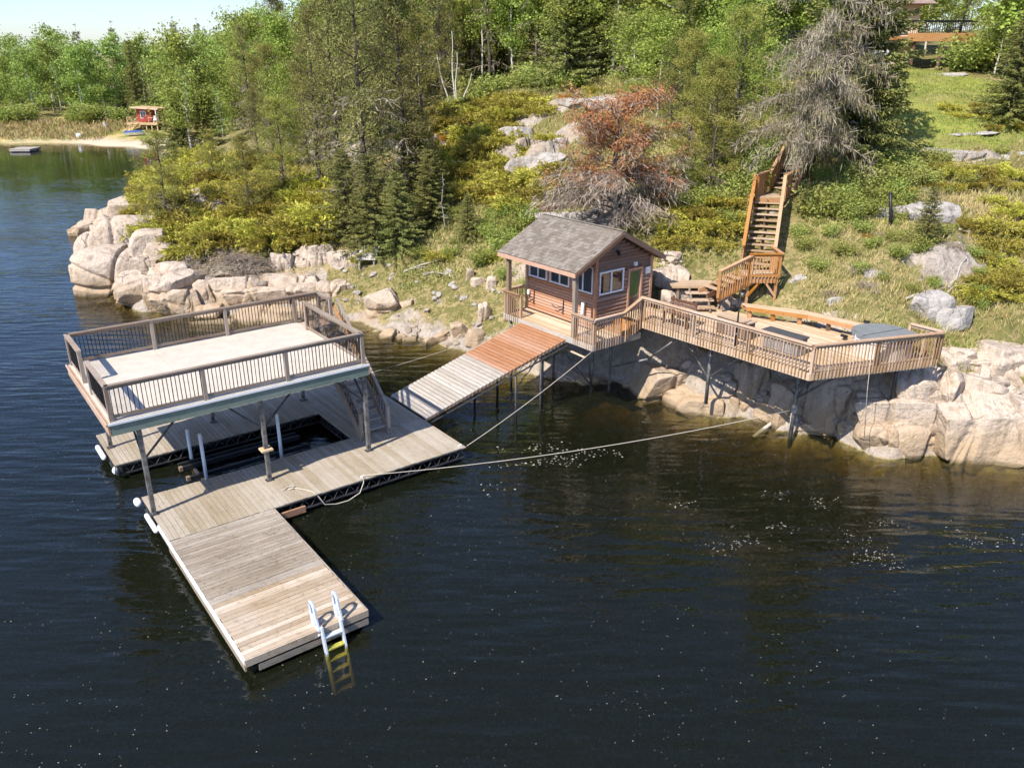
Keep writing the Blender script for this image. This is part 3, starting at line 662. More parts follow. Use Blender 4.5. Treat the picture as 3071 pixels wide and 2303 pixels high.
# ---------------------------------------------------------------- floating dock round the boat slip
ZD = .5
dk = Thing('floating_dock', 'weathered grey-brown floating dock of planks built around a boat slip', 'dock', DO, DA, (4.7, 1.4, 0))
planks(dk, 'y', 0, 2.86, 0, 9.40, ZD, 'dock_wood')
planks(dk, 'y', 5.45, 8.2, -.15, 6.67, ZD, 'dock_wood')
planks(dk, 'y', 2.87, 8.2, 6.67, 9.40, ZD, 'dock_wood')
def truss(T, p, q, zt=.44, zb=.14, st=.36):
    p = Vector(p); q = Vector(q); mb = MB(); d = q - p; n = max(2, int(d.length / st)); up = Vector((0, 0, 1))
    mb.beam(p + up * zt, q + up * zt, .05, .05); mb.beam(p + up * zb, q + up * zb, .045, .045)
    for i in range(n):
        a = p + d * (i / n) + up * zb; b_ = p + d * ((i + .5) / n) + up * (zt - .02); c = p + d * ((i + 1) / n) + up * zb
        mb.tube([a, b_], .012, 5); mb.tube([b_, c], .012, 5)
    return T.mb('frame_truss', mb, 'steel_dark')
for p, q in [((2.88, .03, 0), (9.38, .03, 0)), ((9.37, .05, 0), (9.37, 8.15, 0)), ((.04, 2.83, 0), (6.66, 2.83, 0)), ((-.1, 5.48, 0), (6.66, 5.48, 0)), ((6.7, 2.86, 0), (6.7, 5.45, 0)), ((.03, .05, 0), (.03, 2.8, 0)), ((-.12, 5.5, 0), (-.12, 8.15, 0)), ((-.1, 8.16, 0), (9.3, 8.16, 0))]:
    truss(dk, p, q)
def billet(T, x0, x1, y0, y1):
    mb = MB(); mb.box(x0, x1, y0, y1, -.38, .12)
    n = int((x1 - x0) / .22)
    for i in range(n + 1):
        x = x0 + (x1 - x0) * i / n; mb.box(x - .03, x + .03, y0 - .02, y1 + .02, -.36, .13)
    T.mb('float_billet', mb, 'black_plastic')
for x0, x1, y0, y1 in [(3.1, 4.4, .2, 1.2), (4.7, 6.0, .2, 1.2), (6.3, 7.4, .2, 1.2), (8.2, 9.25, .15, 1.2), (.2, 1.6, .4, 2.4), (.1, 1.5, 5.8, 7.9), (2.5, 4.2, 6.1, 7.9), (5.0, 6.5, 6.1, 7.9), (7.2, 9.2, 3.0, 5.0), (7.2, 9.2, 6.0, 8.0)]:
    billet(dk, x0, x1, y0, y1)
def capsule(T, name, p, q, r, mat):
    p = Vector(p); q = Vector(q); d = (q - p).normalized()
    pts = [p, p + d * r * .3, p + d * r * .9, q - d * r * .9, q - d * r * .3, q]
    return T.tube(name, pts, [r * .45, r * .85, r, r, r * .85, r * .45], mat, 10)
capsule(dk, 'bumper', (-.11, 2.72, .36), (-.11, 3.06, .36), .11, 'white_plastic')
capsule(dk, 'bumper', (-.09, .95, .34), (-.09, 2.05, .34), .075, 'white_plastic')
capsule(dk, 'bumper', (-.25, 6.5, .34), (-.25, 7.6, .34), .085, 'white_plastic')
capsule(dk, 'bumper', (-.25, 5.42, .36), (-.1, 5.36, .36), .12, 'white_plastic')
# a loose timber hung under the edge
dk.beam('timber', (2.95, -.08, .2), (3.75, -.08, .2), .06, .2, 'ramp_orange_wood')
dk.box('cleat', 9.2, 9.32, .12, .17, .5, .56, 'white_plastic'); dk.box('cleat', 5.65, 5.77, .1, .15, .5, .56, 'white_plastic')

# ---------------------------------------------------------------- swimming float
fl = Thing('swim_float', 'plank swimming float with pale newer boards at its outer end and a ladder', 'dock', DO, DA, (1.42, -2.8, 0))
planks(fl, 'x', 0, 2.84, -3.42, -.02, ZD - .006, 'finger_wood', .13)
planks(fl, 'x', 0, 2.84, -5.69, -3.42, ZD - .004, 'finger_new_wood', .14, jit=.02)
fl.box('fascia_board', -.03, 2.87, -5.735, -5.695, .32, .5, 'finger_new_wood'); fl.box('fascia_board', .25, 2.86, -5.725, -5.695, .1, .26, 'finger_wood')
fl.box('fascia_board', 2.845, 2.885, -5.69, -.02, .3, .48, 'finger_wood', along='y')
fl.box('rub_strip', -.045, -.005, -5.69, 1.0, .36, .5, 'white_trim', along='y'); fl.box('fascia_board', -.042, -.006, -5.69, 0, .18, .35, 'finger_wood', along='y')
for y in (-5.2, -3.6, -2.0): billet(fl, .2, 2.6, y - .35, y + .75)

# ---------------------------------------------------------------- dock ladder
ld_ = Thing('dock_ladder', 'pale blue-grey plastic swim ladder with algae-covered lower steps', 'ladder', DO, DA, (1.93, -5.73, 0))
def handle(u):
    mb = MB(); pts = []
    yz = [(-5.76, .36), (-5.5, .5), (-5.42, .62), (-5.36, .95), (-5.4, 1.08), (-5.5, 1.1), (-5.58, 1.0), (-5.66, .75), (-5.78, .5)]
    mb.tube([(u, y, z) for y, z in yz], [.03, .035, .04, .04, .04, .04, .04, .04, .035], 6)
    mb.box(u - .03, u + .03, -5.8, -5.4, .5, .56); mb.beam((u, -5.55, .56), (u, -5.5, .78), .05, .16)
    ld_.mb('handle', mb, 'ladder_plastic', smooth=False)
for u in (1.64, 2.2): handle(u)
P0, P1 = Vector((0, -5.78, .6)), Vector((0, -6.2, -1.0))
def lp(t, u): q = P0.lerp(P1, t); return Vector((u, q.y, q.z))
for u in (1.69, 2.15):
    ld_.beam('side_rail', lp(0, u), lp(.42, u), .05, .13, 'ladder_plastic'); ld_.beam('side_rail', lp(.42, u), lp(1, u), .05, .13, 'algae')
for i, t in enumerate((.16, .34, .5, .66, .82, .97)):
    q = lp(t, 0); ld_.box('rung', 1.70, 2.14, q.y - .06, q.y + .07, q.z - .02, q.z + .02, 'ladder_plastic' if t < .3 else 'algae')

# ---------------------------------------------------------------- boat lift in the slip
bl = Thing('boat_lift', 'dark boat lift with long bunk beams and white guide pipes in the slip', 'boat lift', DO, DA, (3.3, 4.2, 0))
for v, tz in ((3.78, 1.6), (6.3, 1.15)):
    for u in (2.1, 4.57):
        vv = v if v < 5 else 5.3
        bl.tube('guide_pipe', [(u, vv, -.9), (u, vv, tz)], .055, 'white_plastic', 10)
for v in (3.95, 4.75, 5.05): bl.beam('bunk_beam', (1.6, v, .12), (5.6, v, .12), .11, .14, 'black_plastic')
for u in (2.0, 4.5): bl.beam('cross_beam', (u, 3.2, -.02), (u, 5.3, -.02), .1, .12, 'steel_dark')
bl.box('end_block', 1.55, 1.66, 4.68, 4.82, .06, .2, 'grey_post_wood'); bl.box('end_block', 1.55, 1.66, 3.88, 4.02, .06, .2, 'grey_post_wood')

# ---------------------------------------------------------------- raised sun platform over the slip
pf = Thing('sun_platform', 'raised sun platform with pale vinyl floor and black baluster rails on steel posts', 'platform', DO, DA, (3.1, 4.2, .5))
d0, d1, e0, e1, zt = -.64, 6.82, 1.56, 7.0, 3.51
for k in range(3): pf.box('floor_sheet', d0 + .02 + k * 2.474, d0 + .02 + (k + 1) * 2.474 - .012, e0 + .02, e1 - .02, zt - .1, zt - .002 * (k == 1), 'vinyl', along='y')
pf.box('beam', d0, d1, e0 - .06, e0 + .018, zt - .36, zt - .02, 'green_timber'); pf.box('beam', d0, d1, e1 - .018, e1 + .06, zt - .36, zt - .02, 'green_timber')
pf.box('fascia_board', d0 - .05, d0 + .018, e0 - .06, e1 + .06, zt - .34, zt - .025, 'fascia_wood', along='y'); pf.box('fascia_board', d1 - .018, d1 + .05, e0 - .06, e1 + .06, zt - .34, zt - .025, 'fascia_wood', along='y')
pf.box('edge_trim', d0 - .04, d1 + .04, e0 - .09, e0 - .062, zt - .06, zt + .004, 'white_trim'); pf.box('edge_trim', d0 - .085, d0 - .052, e0 - .08, e1 + .05, zt - .07, zt + .004, 'fascia_wood', along='y')
for i in range(14): 
    u = d0 + .35 + i * .53; pf.box('joist', u, u + .045, e0 + .03, e1 - .03, zt - .3, zt - .105, 'green_timber', along='y')
for v in (1.66, 6.9):
    for u in (.05, 3.39, 6.72):
        pf.box('post', u - .06, u + .06, v - .06, v + .06, ZD - .05, zt - .36, 'steel_worn', along='z')
        pf.box('post_foot', u - .12, u + .12, v - .1, v + .1, ZD, ZD + .015, 'steel_dark')
for v in (1.66, 6.9):
    for u, s in ((.05, 1), (3.39, -1), (3.39, 1), (6.72, -1)):
        pf.beam('brace', (u, v, 2.2), (u + s * .95, v, zt - .37), .05, .05, 'steel_dark')
pf.beam('brace', (.05, 1.7, 2.2), (.05, 2.7, zt - .37), .05, .05, 'steel_dark'); pf.beam('brace', (6.72, 1.7, 2.2), (6.72, 2.7, zt - .37), .05, .05, 'steel_dark')
pf.box('post_shelf', 3.22, 3.56, 1.5, 1.82, 1.5, 1.56, 'fresh_wood')
RP = 'platform_rail_wood'
def rpost(u, v, z0=zt - .02, z1=zt + .98): pf.box('rail_post', u - .055, u + .055, v - .055, v + .055, z0, z1, RP, along='z')
ue, uf, va_, vb_ = d0 + .09, d1 - .09, e0 + .09, e1 - .1
for u in (ue, 1.9, 4.28, uf): rpost(u, va_); rpost(u, vb_)
rpost(7.66, vb_); rpost(uf, 5.86); rpost(7.66, 5.88); rpost(ue, 3.96); rpost(ue, 5.03)
Z = (0, 0, zt)
def rr(p, q): railing(pf, (*p, zt), (*q, zt), .1, 1.0, RP, low=.11, bal=('black_metal', .019, .108), cap=(.14, .04))
rr((ue - .03, va_), (uf + .03, va_)); rr((ue, vb_), (7.7, vb_)); rr((ue, va_ - .05), (ue, 3.98)); rr((ue, 5.0), (ue, vb_ + .03)); rr((uf, va_), (uf, 5.88)); rr((7.66, 5.86), (7.66, vb_))
# outside stair of the platform
pf.box('stair_landing', 6.88, 7.75, 5.85, e1, zt - .14, zt - .03, 'fascia_wood')
nst = 13; va2, vb2 = 5.85, 2.45
for u in (6.9, 7.92): pf.beam('stringer', (u, va2, zt - .15), (u, vb2, ZD + .02), .045, .26, RP)
for i in range(1, nst):
    t = i / nst; v = va2 + (vb2 - va2) * t; z = zt + (ZD - zt) * t
    pf.box('tread', 6.93, 7.89, v - .14, v + .13, z - .02, z + .02, 'platform_rail_wood')
for u in (6.9, 7.92):
    railing(pf, (u, va2, zt), (u, vb2 + .05, ZD + .05), .1, .95, RP, low=.16, bal=('black_metal', .019, .11), cap=(.1, .04))
    pf.box('rail_post', u - .05, u + .05, vb2, vb2 + .1, ZD, ZD + .97, RP, along='z')
pf.beam('hand_rail', (7.78, 5.95, zt + .75), (7.98, 3.2, 1.6), .05, .09, 'stair_wood')

# ---------------------------------------------------------------- gangway
RA = [Vector((-4.58, 28.35, .53)), Vector((-3.03, 26.2, .53)), Vector((.42, 30.42, 2.8)), Vector((2.08, 28.36, 2.8))]
gw = Thing('gangway', 'sloping plank gangway, grey lower half and orange-stained upper half', 'gangway', base=(-3.8, 27.3, .5))
c0, c1_ = (RA[0] + RA[1]) / 2, (RA[2] + RA[3]) / 2; gdir = c1_ - c0; gl_ = gdir.length
npl = 38; gp = math.atan2(gdir.z, math.hypot(gdir.x, gdir.y)); acr = (RA[1] - RA[0]); ang_ac = math.atan2(acr.y, acr.x)
for i in range(npl):
    t = (i + .5) / npl; a = RA[0].lerp(RA[2], t); b_ = RA[1].lerp(RA[3], t); d = b_ - a
    o = gw.at('plank', boxme(2.63, round(gl_ / npl * .955 * .9, 3), .036, 'ramp_orange_wood' if t > .56 else 'ramp_grey_wood'), (a + b_) / 2 + Vector((0, 0, .0)))
    xa = d.normalized(); ya = (gdir - xa * gdir.dot(xa)).normalized(); za = xa.cross(ya)
    o.rotation_euler = Matrix((xa, ya, za)).transposed().to_euler()
for a, b_ in ((RA[0], RA[2]), (RA[1], RA[3])):
    off = (RA[1] - RA[0]).normalized() * (.06 if a is RA[0] else -.06); dn = Vector((0, 0, -.07))
    gw.beam('side_beam', a + off + dn, b_ + off + dn, .05, .08, 'fascia_wood'); gw.beam('side_beam', a + off + dn * 4, b_ + off + dn * 4, .045, .05, 'steel_dark')
    mb = MB()
    for i in range(14):
        p = a.lerp(b_, i / 14) + off; q = a.lerp(b_, (i + .5) / 14) + off; r = a.lerp(b_, (i + 1) / 14) + off
        mb.tube([p + dn * 4, q + dn * 1.4], .012, 5).tube([q + dn * 1.4, r + dn * 4], .012, 5)
    gw.mb('truss_web', mb, 'steel_dark')
for t in (.62, .8):
    for e in (0, 1):
        p = RA[e].lerp(RA[2 + e], t); gw.tube('leg', [(p.x, p.y, p.z - .3), (p.x, p.y, -.6)], .045, 'steel_dark')

# ---------------------------------------------------------------- cabin
cb = Thing('lake_cabin', 'small brown log-sided cabin with grey shingle roof and covered porch', 'cabin', CO, CA, (-2, 1.4, 2.9))
ZP, ZK = 2.93, 3.36; WL, WD = 4.0, 3.0
ZE, ZR, VF, VR, VB = 5.346, 6.519, -1.204, 1.098, 3.40
slope = (ZR - ZE) / (VR - VF); sa = math.atan(slope)
def roofz(v): return ZR - slope * abs(v - VR)
cb.box('wall', -WL, -.16, .1, .16, ZP - .2, roofz(0) - .1, 'log_wood')
cb.box('wall', -.16, -.1, .1, WD - .1, ZP - .2, 5.3, 'log_wood', along='y'); cb.box('wall', -WL, -WL + .06, .16, WD - .1, ZP - .2, 5.35, 'log_wood', along='y'); cb.box('wall', -WL + .06, -.16, WD - .16, WD - .1, ZP - .2, 5.35, 'log_wood')
mb = MB()
for u in (-.16, -WL + .06):
    mb.poly([(u, .1, 5.3), (u, WD - .1, 5.3), (u, WD - .1, roofz(WD) - .14), (u, VR, ZR - .14), (u, .1, roofz(.1) - .14)]); mb.poly([(u - .06, .1, 5.3), (u - .06, .1, roofz(.1) - .14), (u - .06, VR, ZR - .14), (u - .06, WD - .1, roofz(WD) - .14), (u - .06, WD - .1, 5.3)])
cb.mb('gable_panel', mb, 'log_wood')
def logme(l, h, depth, mat, k=6):
    key = ('log', round(l, 3), h, depth, mat)
    if key not in _cache:
        v = []; f = []
        for x in (-l / 2, l / 2):
            for j in range(k + 1):
                t = PI * j / k; v.append((x, -depth * (.25 + .75 * math.sin(t)) if 0 < j < k else -depth * .12, -h / 2 * math.cos(t)))
            v += [(x, .04, h / 2), (x, .04, -h / 2)]
        m_ = k + 3
        for j in range(m_): f.append((j, (j + 1) % m_, m_ + (j + 1) % m_, m_ + j))
        f += [tuple(range(m_))[::-1], tuple(range(m_, 2 * m_))]
        f = [tuple(reversed(q)) for q in f]
        _cache[key] = mesh_from('log', v, f, mat)
    return _cache[key]
def courses(face, a0, a1, z0, z1, h, depth, mat, opens, clip=None):
    z = z0
    while z < z1 - .02:
        hh = min(h, z1 - z); lo, hi = a0, a1
        if clip: lo, hi = max(a0, clip(z + hh)[0]), min(a1, clip(z + hh)[1])
        seg = [(lo, hi)]
        for (o0, o1, q0, q1) in opens:
            if z + hh > q0 + .02 and z < q1 - .02:
                n_ = []
                for s0, s1 in seg:
                    if o1 <= s0 or o0 >= s1: n_.append((s0, s1)); continue
                    if o0 > s0: n_.append((s0, o0))
                    if o1 < s1: n_.append((o1, s1))
                seg = n_
        for s0, s1 in seg:
            if s1 - s0 < .04: continue
            me = logme(round(s1 - s0, 2), round(hh, 3), depth, mat)
            if face == 'front': cb.at('siding_log', me, ((s0 + s1) / 2, .1, z + hh / 2))
            else: cb.at('siding_log', me, (-.1, (s0 + s1) / 2, z + hh / 2), (0, 0, PI / 2))
        z += hh
FW = [(-3.83, -2.75, 4.28, 5.30), (-2.57, -1.46, 4.28, 5.30), (-1.27, -.18, 4.28, 5.30)]
GW = (.22, 1.47, 4.24, 5.10); GD = (1.68, 2.44, 3.36, 5.02)
courses('front', -WL, -.1, ZP, roofz(0) - .2, .118, .05, 'siding_wood', FW)
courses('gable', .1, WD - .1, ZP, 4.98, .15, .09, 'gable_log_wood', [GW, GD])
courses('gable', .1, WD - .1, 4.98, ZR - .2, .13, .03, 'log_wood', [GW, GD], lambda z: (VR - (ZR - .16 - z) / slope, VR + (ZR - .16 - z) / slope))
for (u, v) in ((-.05, .05), (-.05, WD - .05), (-WL + .03, .05)):
    cb.box('corner_board', u - .05, u + .05, v - .06, v + .06, ZP, 5.35 if v > 1 else roofz(0) - .2, 'siding_wood', along='z')
def window(face, a0, a1, z0, z1):
    f = MB(); w = .055
    def bx(p0, p1, q0, q1, d0_, d1_):
        if face == 'front': f.box(p0, p1, .1 - d1_, .1 - d0_, q0, q1)
        else: f.box(-.1 + d0_, -.1 + d1_, p0, p1, q0, q1)
    bx(a0, a1, z0, z0 + w, .0, .085); bx(a0, a1, z1 - w, z1, 0, .085); bx(a0, a0 + w, z0 + w, z1 - w, 0, .085); bx(a1 - w, a1, z0 + w, z1 - w, 0, .085)
    mid = (a0 + a1) / 2; bx(mid - .03, mid + .03, z0 + w, z1 - w, 0, .07)
    F = cb.mb('window', f, 'white_trim')
    for p0, p1, m_, dd in ((a0 + w, mid - .03, 'glass', .02), (mid + .03, a1 - w, 'screen_mesh' if face == 'front' else 'glass', .03)):
        g = MB()
        if face == 'front': g.box(p0, p1, .1 - dd - .008, .1 - dd, z0 + w, z1 - w)
        else: g.box(-.1 + dd, -.1 + dd + .008, p0, p1, z0 + w, z1 - w)
        cb.mb('pane', g, m_, F)
for a in FW: window('front', *a)
window('gable', *GW)
# door: screen door with a green curtain and a slatted foot
mb = MB()
for p0, p1, q0, q1 in ((1.68, 1.76, 3.36, 5.02), (2.36, 2.44, 3.36, 5.02), (1.76, 2.36, 4.94, 5.02)): mb.box(-.1, .02, p0, p1, q0, q1)
cb.mb('door_frame', mb, 'siding_wood')
mb = MB()
for p0, p1, q0, q1 in ((1.765, 1.82, 3.38, 4.93), (2.3, 2.355, 3.38, 4.93), (1.82, 2.3, 4.86, 4.93), (1.82, 2.3, 3.86, 3.94), (1.82, 2.3, 3.38, 3.46)): mb.box(-.08, -.04, p0, p1, q0, q1)
dr = cb.mb('door', mb, 'grey_post_wood')
cb.mb('curtain', MB().box(-.075, -.06, 1.82, 2.3, 3.94, 4.86), 'curtain_green', dr)
for i in range(7): cb.mb('door_slat', MB().box(-.075, -.05, 1.84 + i * .066, 1.875 + i * .066, 3.46, 3.86), 'grey_post_wood', dr)
cb.mb('handle', MB().box(-.04, -.01, 1.78, 1.8, 4.1, 4.2), 'black_metal', dr)
mb = MB().box(-.07, .02, 2.0, 2.12, 5.1, 5.24).tube([(.0, 2.06, 5.1), (.03, 2.06, 5.14), (.03, 2.06, 5.22)], [.03, .055, .03], 8)
cb.mb('lamp', mb, 'white_plastic')
cb.mb('wall_box', MB().box(-.1, .02, 2.62, 2.86, 4.7, 4.96), 'white_plastic')
cb.mb('flood_light', MB().box(-.02, .06, 1.02, 1.14, 5.74, 5.82).beam((.04, 1.05, 5.74), (.14, 1.02, 5.66), .07, .09), 'black_metal')
for u, s in ((-3.5, -1), (-1.75, -1)):
    mb = MB().tube([(u, .03, 3.72), (u - .02, .03, 3.16)], .02, 6).tube([(u, .02, 3.45), (u - .3, -.12, 3.4), (u - .42, -.2, 3.5)], .018, 6).tube([(u, .02, 3.32), (u - .12, -.08, 3.34)], .015, 6)
    cb.mb('kayak_rack', mb, 'black_metal')
capsule(cb, 'wall_float', (-3.8, -.02, 3.5), (-3.8, -.02, 3.72), .06, 'white_plastic')
capsule(cb, 'wall_float', (-.55, -.1, 3.45), (-.52, -.1, 3.95), .07, 'white_plastic')
# roof
mb = MB(); t = .1; n = Vector((0, -math.sin(sa), math.cos(sa)))
uL, uR_ = -WL - .231, .231
for (va1, za1, vb1, zb1) in ((VF, ZE, VR, ZR), (VR, ZR, VB, roofz(VB))):
    k = len(mb.v); mb.v += [(uL, va1, za1 - .02), (uR_, va1, za1 - .02), (uR_, vb1, zb1 - .02), (uL, vb1, zb1 - .02), (uL, va1, za1 - .13), (uR_, va1, za1 - .13), (uR_, vb1, zb1 - .13), (uL, vb1, zb1 - .13)]
    mb.f += [tuple(k + i for i in q) for q in [(0, 1, 2, 3), (7, 6, 5, 4), (4, 5, 1, 0), (5, 6, 2, 1), (6, 7, 3, 2), (7, 4, 0, 3)]]; mb.m += [0] * 6
roof = cb.mb('roof', mb, 'log_wood')
nrow = 16; SL = math.hypot(VR - VF, ZR - ZE); ex = SL / nrow; cnt = 0
stf = MB()
for r in range(nrow):
    s0 = SL * r / nrow - .03; u = uL - .02
    while u < uR_ - .02:
        w = rnd.choice((.16, .2, .22, .25, .28)); w = min(w, uR_ + .02 - u); ln = ex + .1
        if uR_ + .02 - (u + w) < .06: w = uR_ + .02 - u
        sm = s0 + ln / 2 + rnd.uniform(-.012, .012); lift = .022 + rnd.uniform(0, .007)
        c = Vector((u + w / 2, VF + sm * math.cos(sa), ZE + sm * math.sin(sa))) + n * (lift - .012)
        if cnt < 300:
            cb.at('shingle', boxme(ln, round(w - .012, 2), .026, 'shingle_wood'), c, (0, 0, 0), roof).rotation_euler = Euler((0, -(sa - .075), PI / 2))
        else:
            p = c - Vector((0, math.cos(sa - .055), math.sin(sa - .055))) * ln / 2; q = c + Vector((0, math.cos(sa - .055), math.sin(sa - .055))) * ln / 2
            stf.beam(p, q, w - .008, .016)
        cnt += 1; u += w
SB = math.hypot(VB - VR, ZR - roofz(VB))
for r in range(nrow):
    u = uL
    while u < uR_ - .02:
        w = min(.24, uR_ - u); s0 = SB * r / nrow; p = Vector((u + w / 2, VB - s0 * math.cos(sa), roofz(VB) + s0 * math.sin(sa) + .02)); stf.beam(p, p + Vector((0, -math.cos(sa - .05), math.sin(sa - .05))) * (SB / nrow + .1), w - .008, .016); u += w
o = cb.mb('shingle', stf, 'shingle_wood', roof); o['kind'] = 'stuff'
for i in range(18):
    u = uL + (uR_ - uL) * i / 18; w = (uR_ - uL) / 18
    for s in (-1, 1):
        cb.at('ridge_shingle', boxme(round(w + .03, 2), .15, .014, 'shingle_wood'), (u + w / 2, VR + s * .06, ZR + .028 - .025), (-s * sa * 1.0, 0, 0), roof)
cb.box('fascia_board', uL, uR_, VF - .035, VF, ZE - .17, ZE - .02, 'siding_wood'); cb.box('fascia_board', uL, uR_, VB, VB + .035, roofz(VB) - .16, roofz(VB) - .02, 'log_wood')
for u in (uL - .025, uR_ + .025):
    for (p, q) in (((u, VF, ZE - .1), (u, VR, ZR - .1)), ((u, VR, ZR - .1), (u, VB, roofz(VB) - .1))): cb.beam('barge_board', p, q, .04, .15, 'log_wood')
# porch
PU0, PU1, PV = -4.02, 1.1, -1.1
planks(cb, 'x', PU0, PU1, PV + .02, -.0, ZP, 'deck_wood', .13); planks(cb, 'x', -.03, PU1, .0, 1.3, ZP - .002, 'deck_wood', .13)
cb.box('rim_board', PU0, PU1, PV - .03, PV + .015, ZP - .24, ZP - .03, 'ramp_grey_wood'); cb.box('rim_board', PU1, PU1 + .04, PV, 1.3, ZP - .24, ZP - .03, 'ramp_grey_wood', along='y'); cb.box('rim_board', PU0 - .04, PU0, PV, .05, ZP - .24, ZP - .03, 'ramp_grey_wood', along='y')
for i in range(9): u = PU0 + .3 + i * .6; cb.box('joist', u, u + .045, PV + .05, 2.8 if u < -.2 else 1.25, ZP - .22, ZP - .05, 'grey_post_wood', along='y')
for u, v in ((-3.78, -1.03), (.04, -1.03)): cb.box('porch_post', u - .075, u + .075, v - .075, v + .075, ZP, roofz(v) - .12, 'grey_post_wood', along='z')
cb.box('eave_beam', -4.05, .1, -1.1, -.97, roofz(-1.03) - .28, roofz(-1.03) - .14, 'log_wood')
BW = ('rail_wood', .036, .115)
railing(cb, (PU0 + .02, PV - .03, ZP), (-2.98, PV - .03, ZP), .1, .94, 'rail_wood', bal=BW, balz=(-.22, .88)); railing(cb, (PU0 - .05, PV, ZP), (PU0 - .05, 0, ZP), .1, .94, 'rail_wood', bal=BW, balz=(-.15, .88))
railing(cb, (-.02, PV - .03, ZP), (PU1 + .05, PV - .03, ZP), .1, .94, 'rail_wood', bal=BW, balz=(-.22, .88)); railing(cb, (PU1 + .05, PV - .03, ZP), (PU1 + .05, .36, ZP), .1, .94, 'rail_wood', bal=BW, balz=(-.22, .88))
railing(cb, (PU1 + .05, .36, ZP), (PU1 + .05, 1.33, ZK), .1, .94, 'rail_wood', bal=BW, balz=(-.24, .88))
for u, v, z in ((-2.98, PV + .03, ZP), (-.02, PV + .05, ZP), (PU1 - .02, PV + .05, ZP), (PU1 - .02, 1.32, ZK), (PU0 + .03, PV + .05, ZP)): cb.box('rail_post', u - .045, u + .045, v - .045, v + .045, z - .2, z + .9, 'rail_wood', along='z')
for i, (v0, z1) in enumerate(((.45, ZP + .15), (.87, ZP + .29))): cb.box('step', .12, 1.06, v0, v0 + .43, ZP + .001, z1, 'stair_wood')
for u, v, zf in ((-3.8, -.9, -.5), (-.82, .78, -.4), (-.55, 1.5, -.4), (-1.9, -.85, -.6), (-3.7, .9, .0), (.9, -.9, -.5) if False else (-2.9, .6, -.3)): cb.tube('support_post', [(u, v, zf), (u, v, ZP - .22)], .05, 'steel_worn')
for p, q in (((-.82, .78, .2), (.3, -.6, ZP - .25)), ((-.82, .78, .3), (-2.0, -.6, ZP - .3)), ((-.55, 1.5, 1.0), (1.4, 1.5, 1.9)), ((1.4, 1.5, 1.9), (2.6, 1.6, 3.0))): cb.tube('brace', [p, q], .035, 'steel_worn')
cb.beam('brace', (-1.0, -.7, 2.2), (.5, -.9, 2.25), .08, .04, 'deck_wood')

# ---------------------------------------------------------------- big deck on the rock
de = Thing('rock_deck', 'large angular timber deck with brown baluster railing bridging the granite shore', 'deck', CO, CA, (5, 3, 2.0))
def scan(poly, v):
    xs = []
    for i in range(len(poly)):
        (x1, y1), (x2, y2) = poly[i], poly[(i + 1) % len(poly)]
        if (y1 > v) != (y2 > v): xs.append(x1 + (v - y1) / (y2 - y1) * (x2 - x1))
    xs.sort(); return list(zip(xs[::2], xs[1::2]))
v = 1.4; st = .143
while v < 7.2:
    for x0, x1 in scan(DECK, v):
        # boards butt at a joint somewhere along the run
        cuts = [x0, x1] if x1 - x0 < 4.5 else [x0, x0 + (x1 - x0) * rnd.choice((.35, .5, .62)), x1]
        for a, b_ in zip(cuts, cuts[1:]):
            if b_ - a > .12: de.at('plank', boxme(round(b_ - a - .006, 2), .134, .036, 'deck_wood'), ((a + b_) / 2, v, ZK - .018 + rnd.choice((0, .0015, -.0015))))
    v += st
A_, B_, C_, C2_ = (1.17, 1.33), (8.03, 1.45), to_cab(13.66, 24.64), to_cab(13.02, 25.5)
for p, q in ((A_, B_), (B_, C_), (C_, C2_)): de.beam('rim_board', (*p, ZK - .14), (*q, ZK - .14), .045, .24, 'deck_wood')
for v in (2.2, 3.2, 4.4): 
    for x0, x1 in scan(DECK, v): de.beam('joist', (x0 + .05, v, ZK - .15), (x1 - .05, v, ZK - .15), .09, .2, 'grey_post_wood')
for p, q in ((A_, B_), (B_, C_), (C_, C2_)):
    d = (Vector((*q, 0)) - Vector((*p, 0))).normalized(); nn = Vector((d.y, -d.x, 0)) * .05
    railing(de, Vector((*p, ZK)) + nn, Vector((*q, ZK)) + nn, .1, .92, 'rail_wood', bal=('rail_wood', .036, .122), balz=(-.2, .86), cap=(.15, .038))
for p in (A_, (3.4, 1.4), (5.7, 1.44), B_, ((B_[0] + C_[0]) / 2, (B_[1] + C_[1]) / 2), C_, C2_): de.box('rail_post', p[0] - .045, p[0] + .045, p[1] - .0, p[1] + .09, ZK - .1, ZK + .86, 'rail_wood', along='z')
de.tube('support_post', [(3.72, 2.15, .7), (3.72, 2.15, ZK - .25)], .065, 'steel_worn'); p4 = (6.5, 3.4)
de.tube('support_post', [(*p4, -.5), (*p4, ZK - .25)], .07, 'steel_worn'); de.tube('support_post', [(8.9, 5.2, 1.8), (8.9, 5.2, ZK - .2)], .06, 'steel_dark')
for p, q in (((3.72, 2.15, 1.7), (2.2, 2.2, ZK - .25)), ((3.72, 2.15, 1.7), (5.2, 2.3, ZK - .28)), ((*p4, 1.6), (5.0, 2.6, ZK - .25)), ((*p4, 1.5), (8.2, 3.9, ZK - .28)), ((*p4, 1.4), (6.4, 5.2, ZK - .25)), ((*p4, .9), (5.6, 4.6, .4))): de.tube('brace', [p, q], .04, 'steel_worn')
de.tube('brace', [(5.6, 4.6, .45), (5.35, 2.9, -.25)], .07, 'dead_wood')

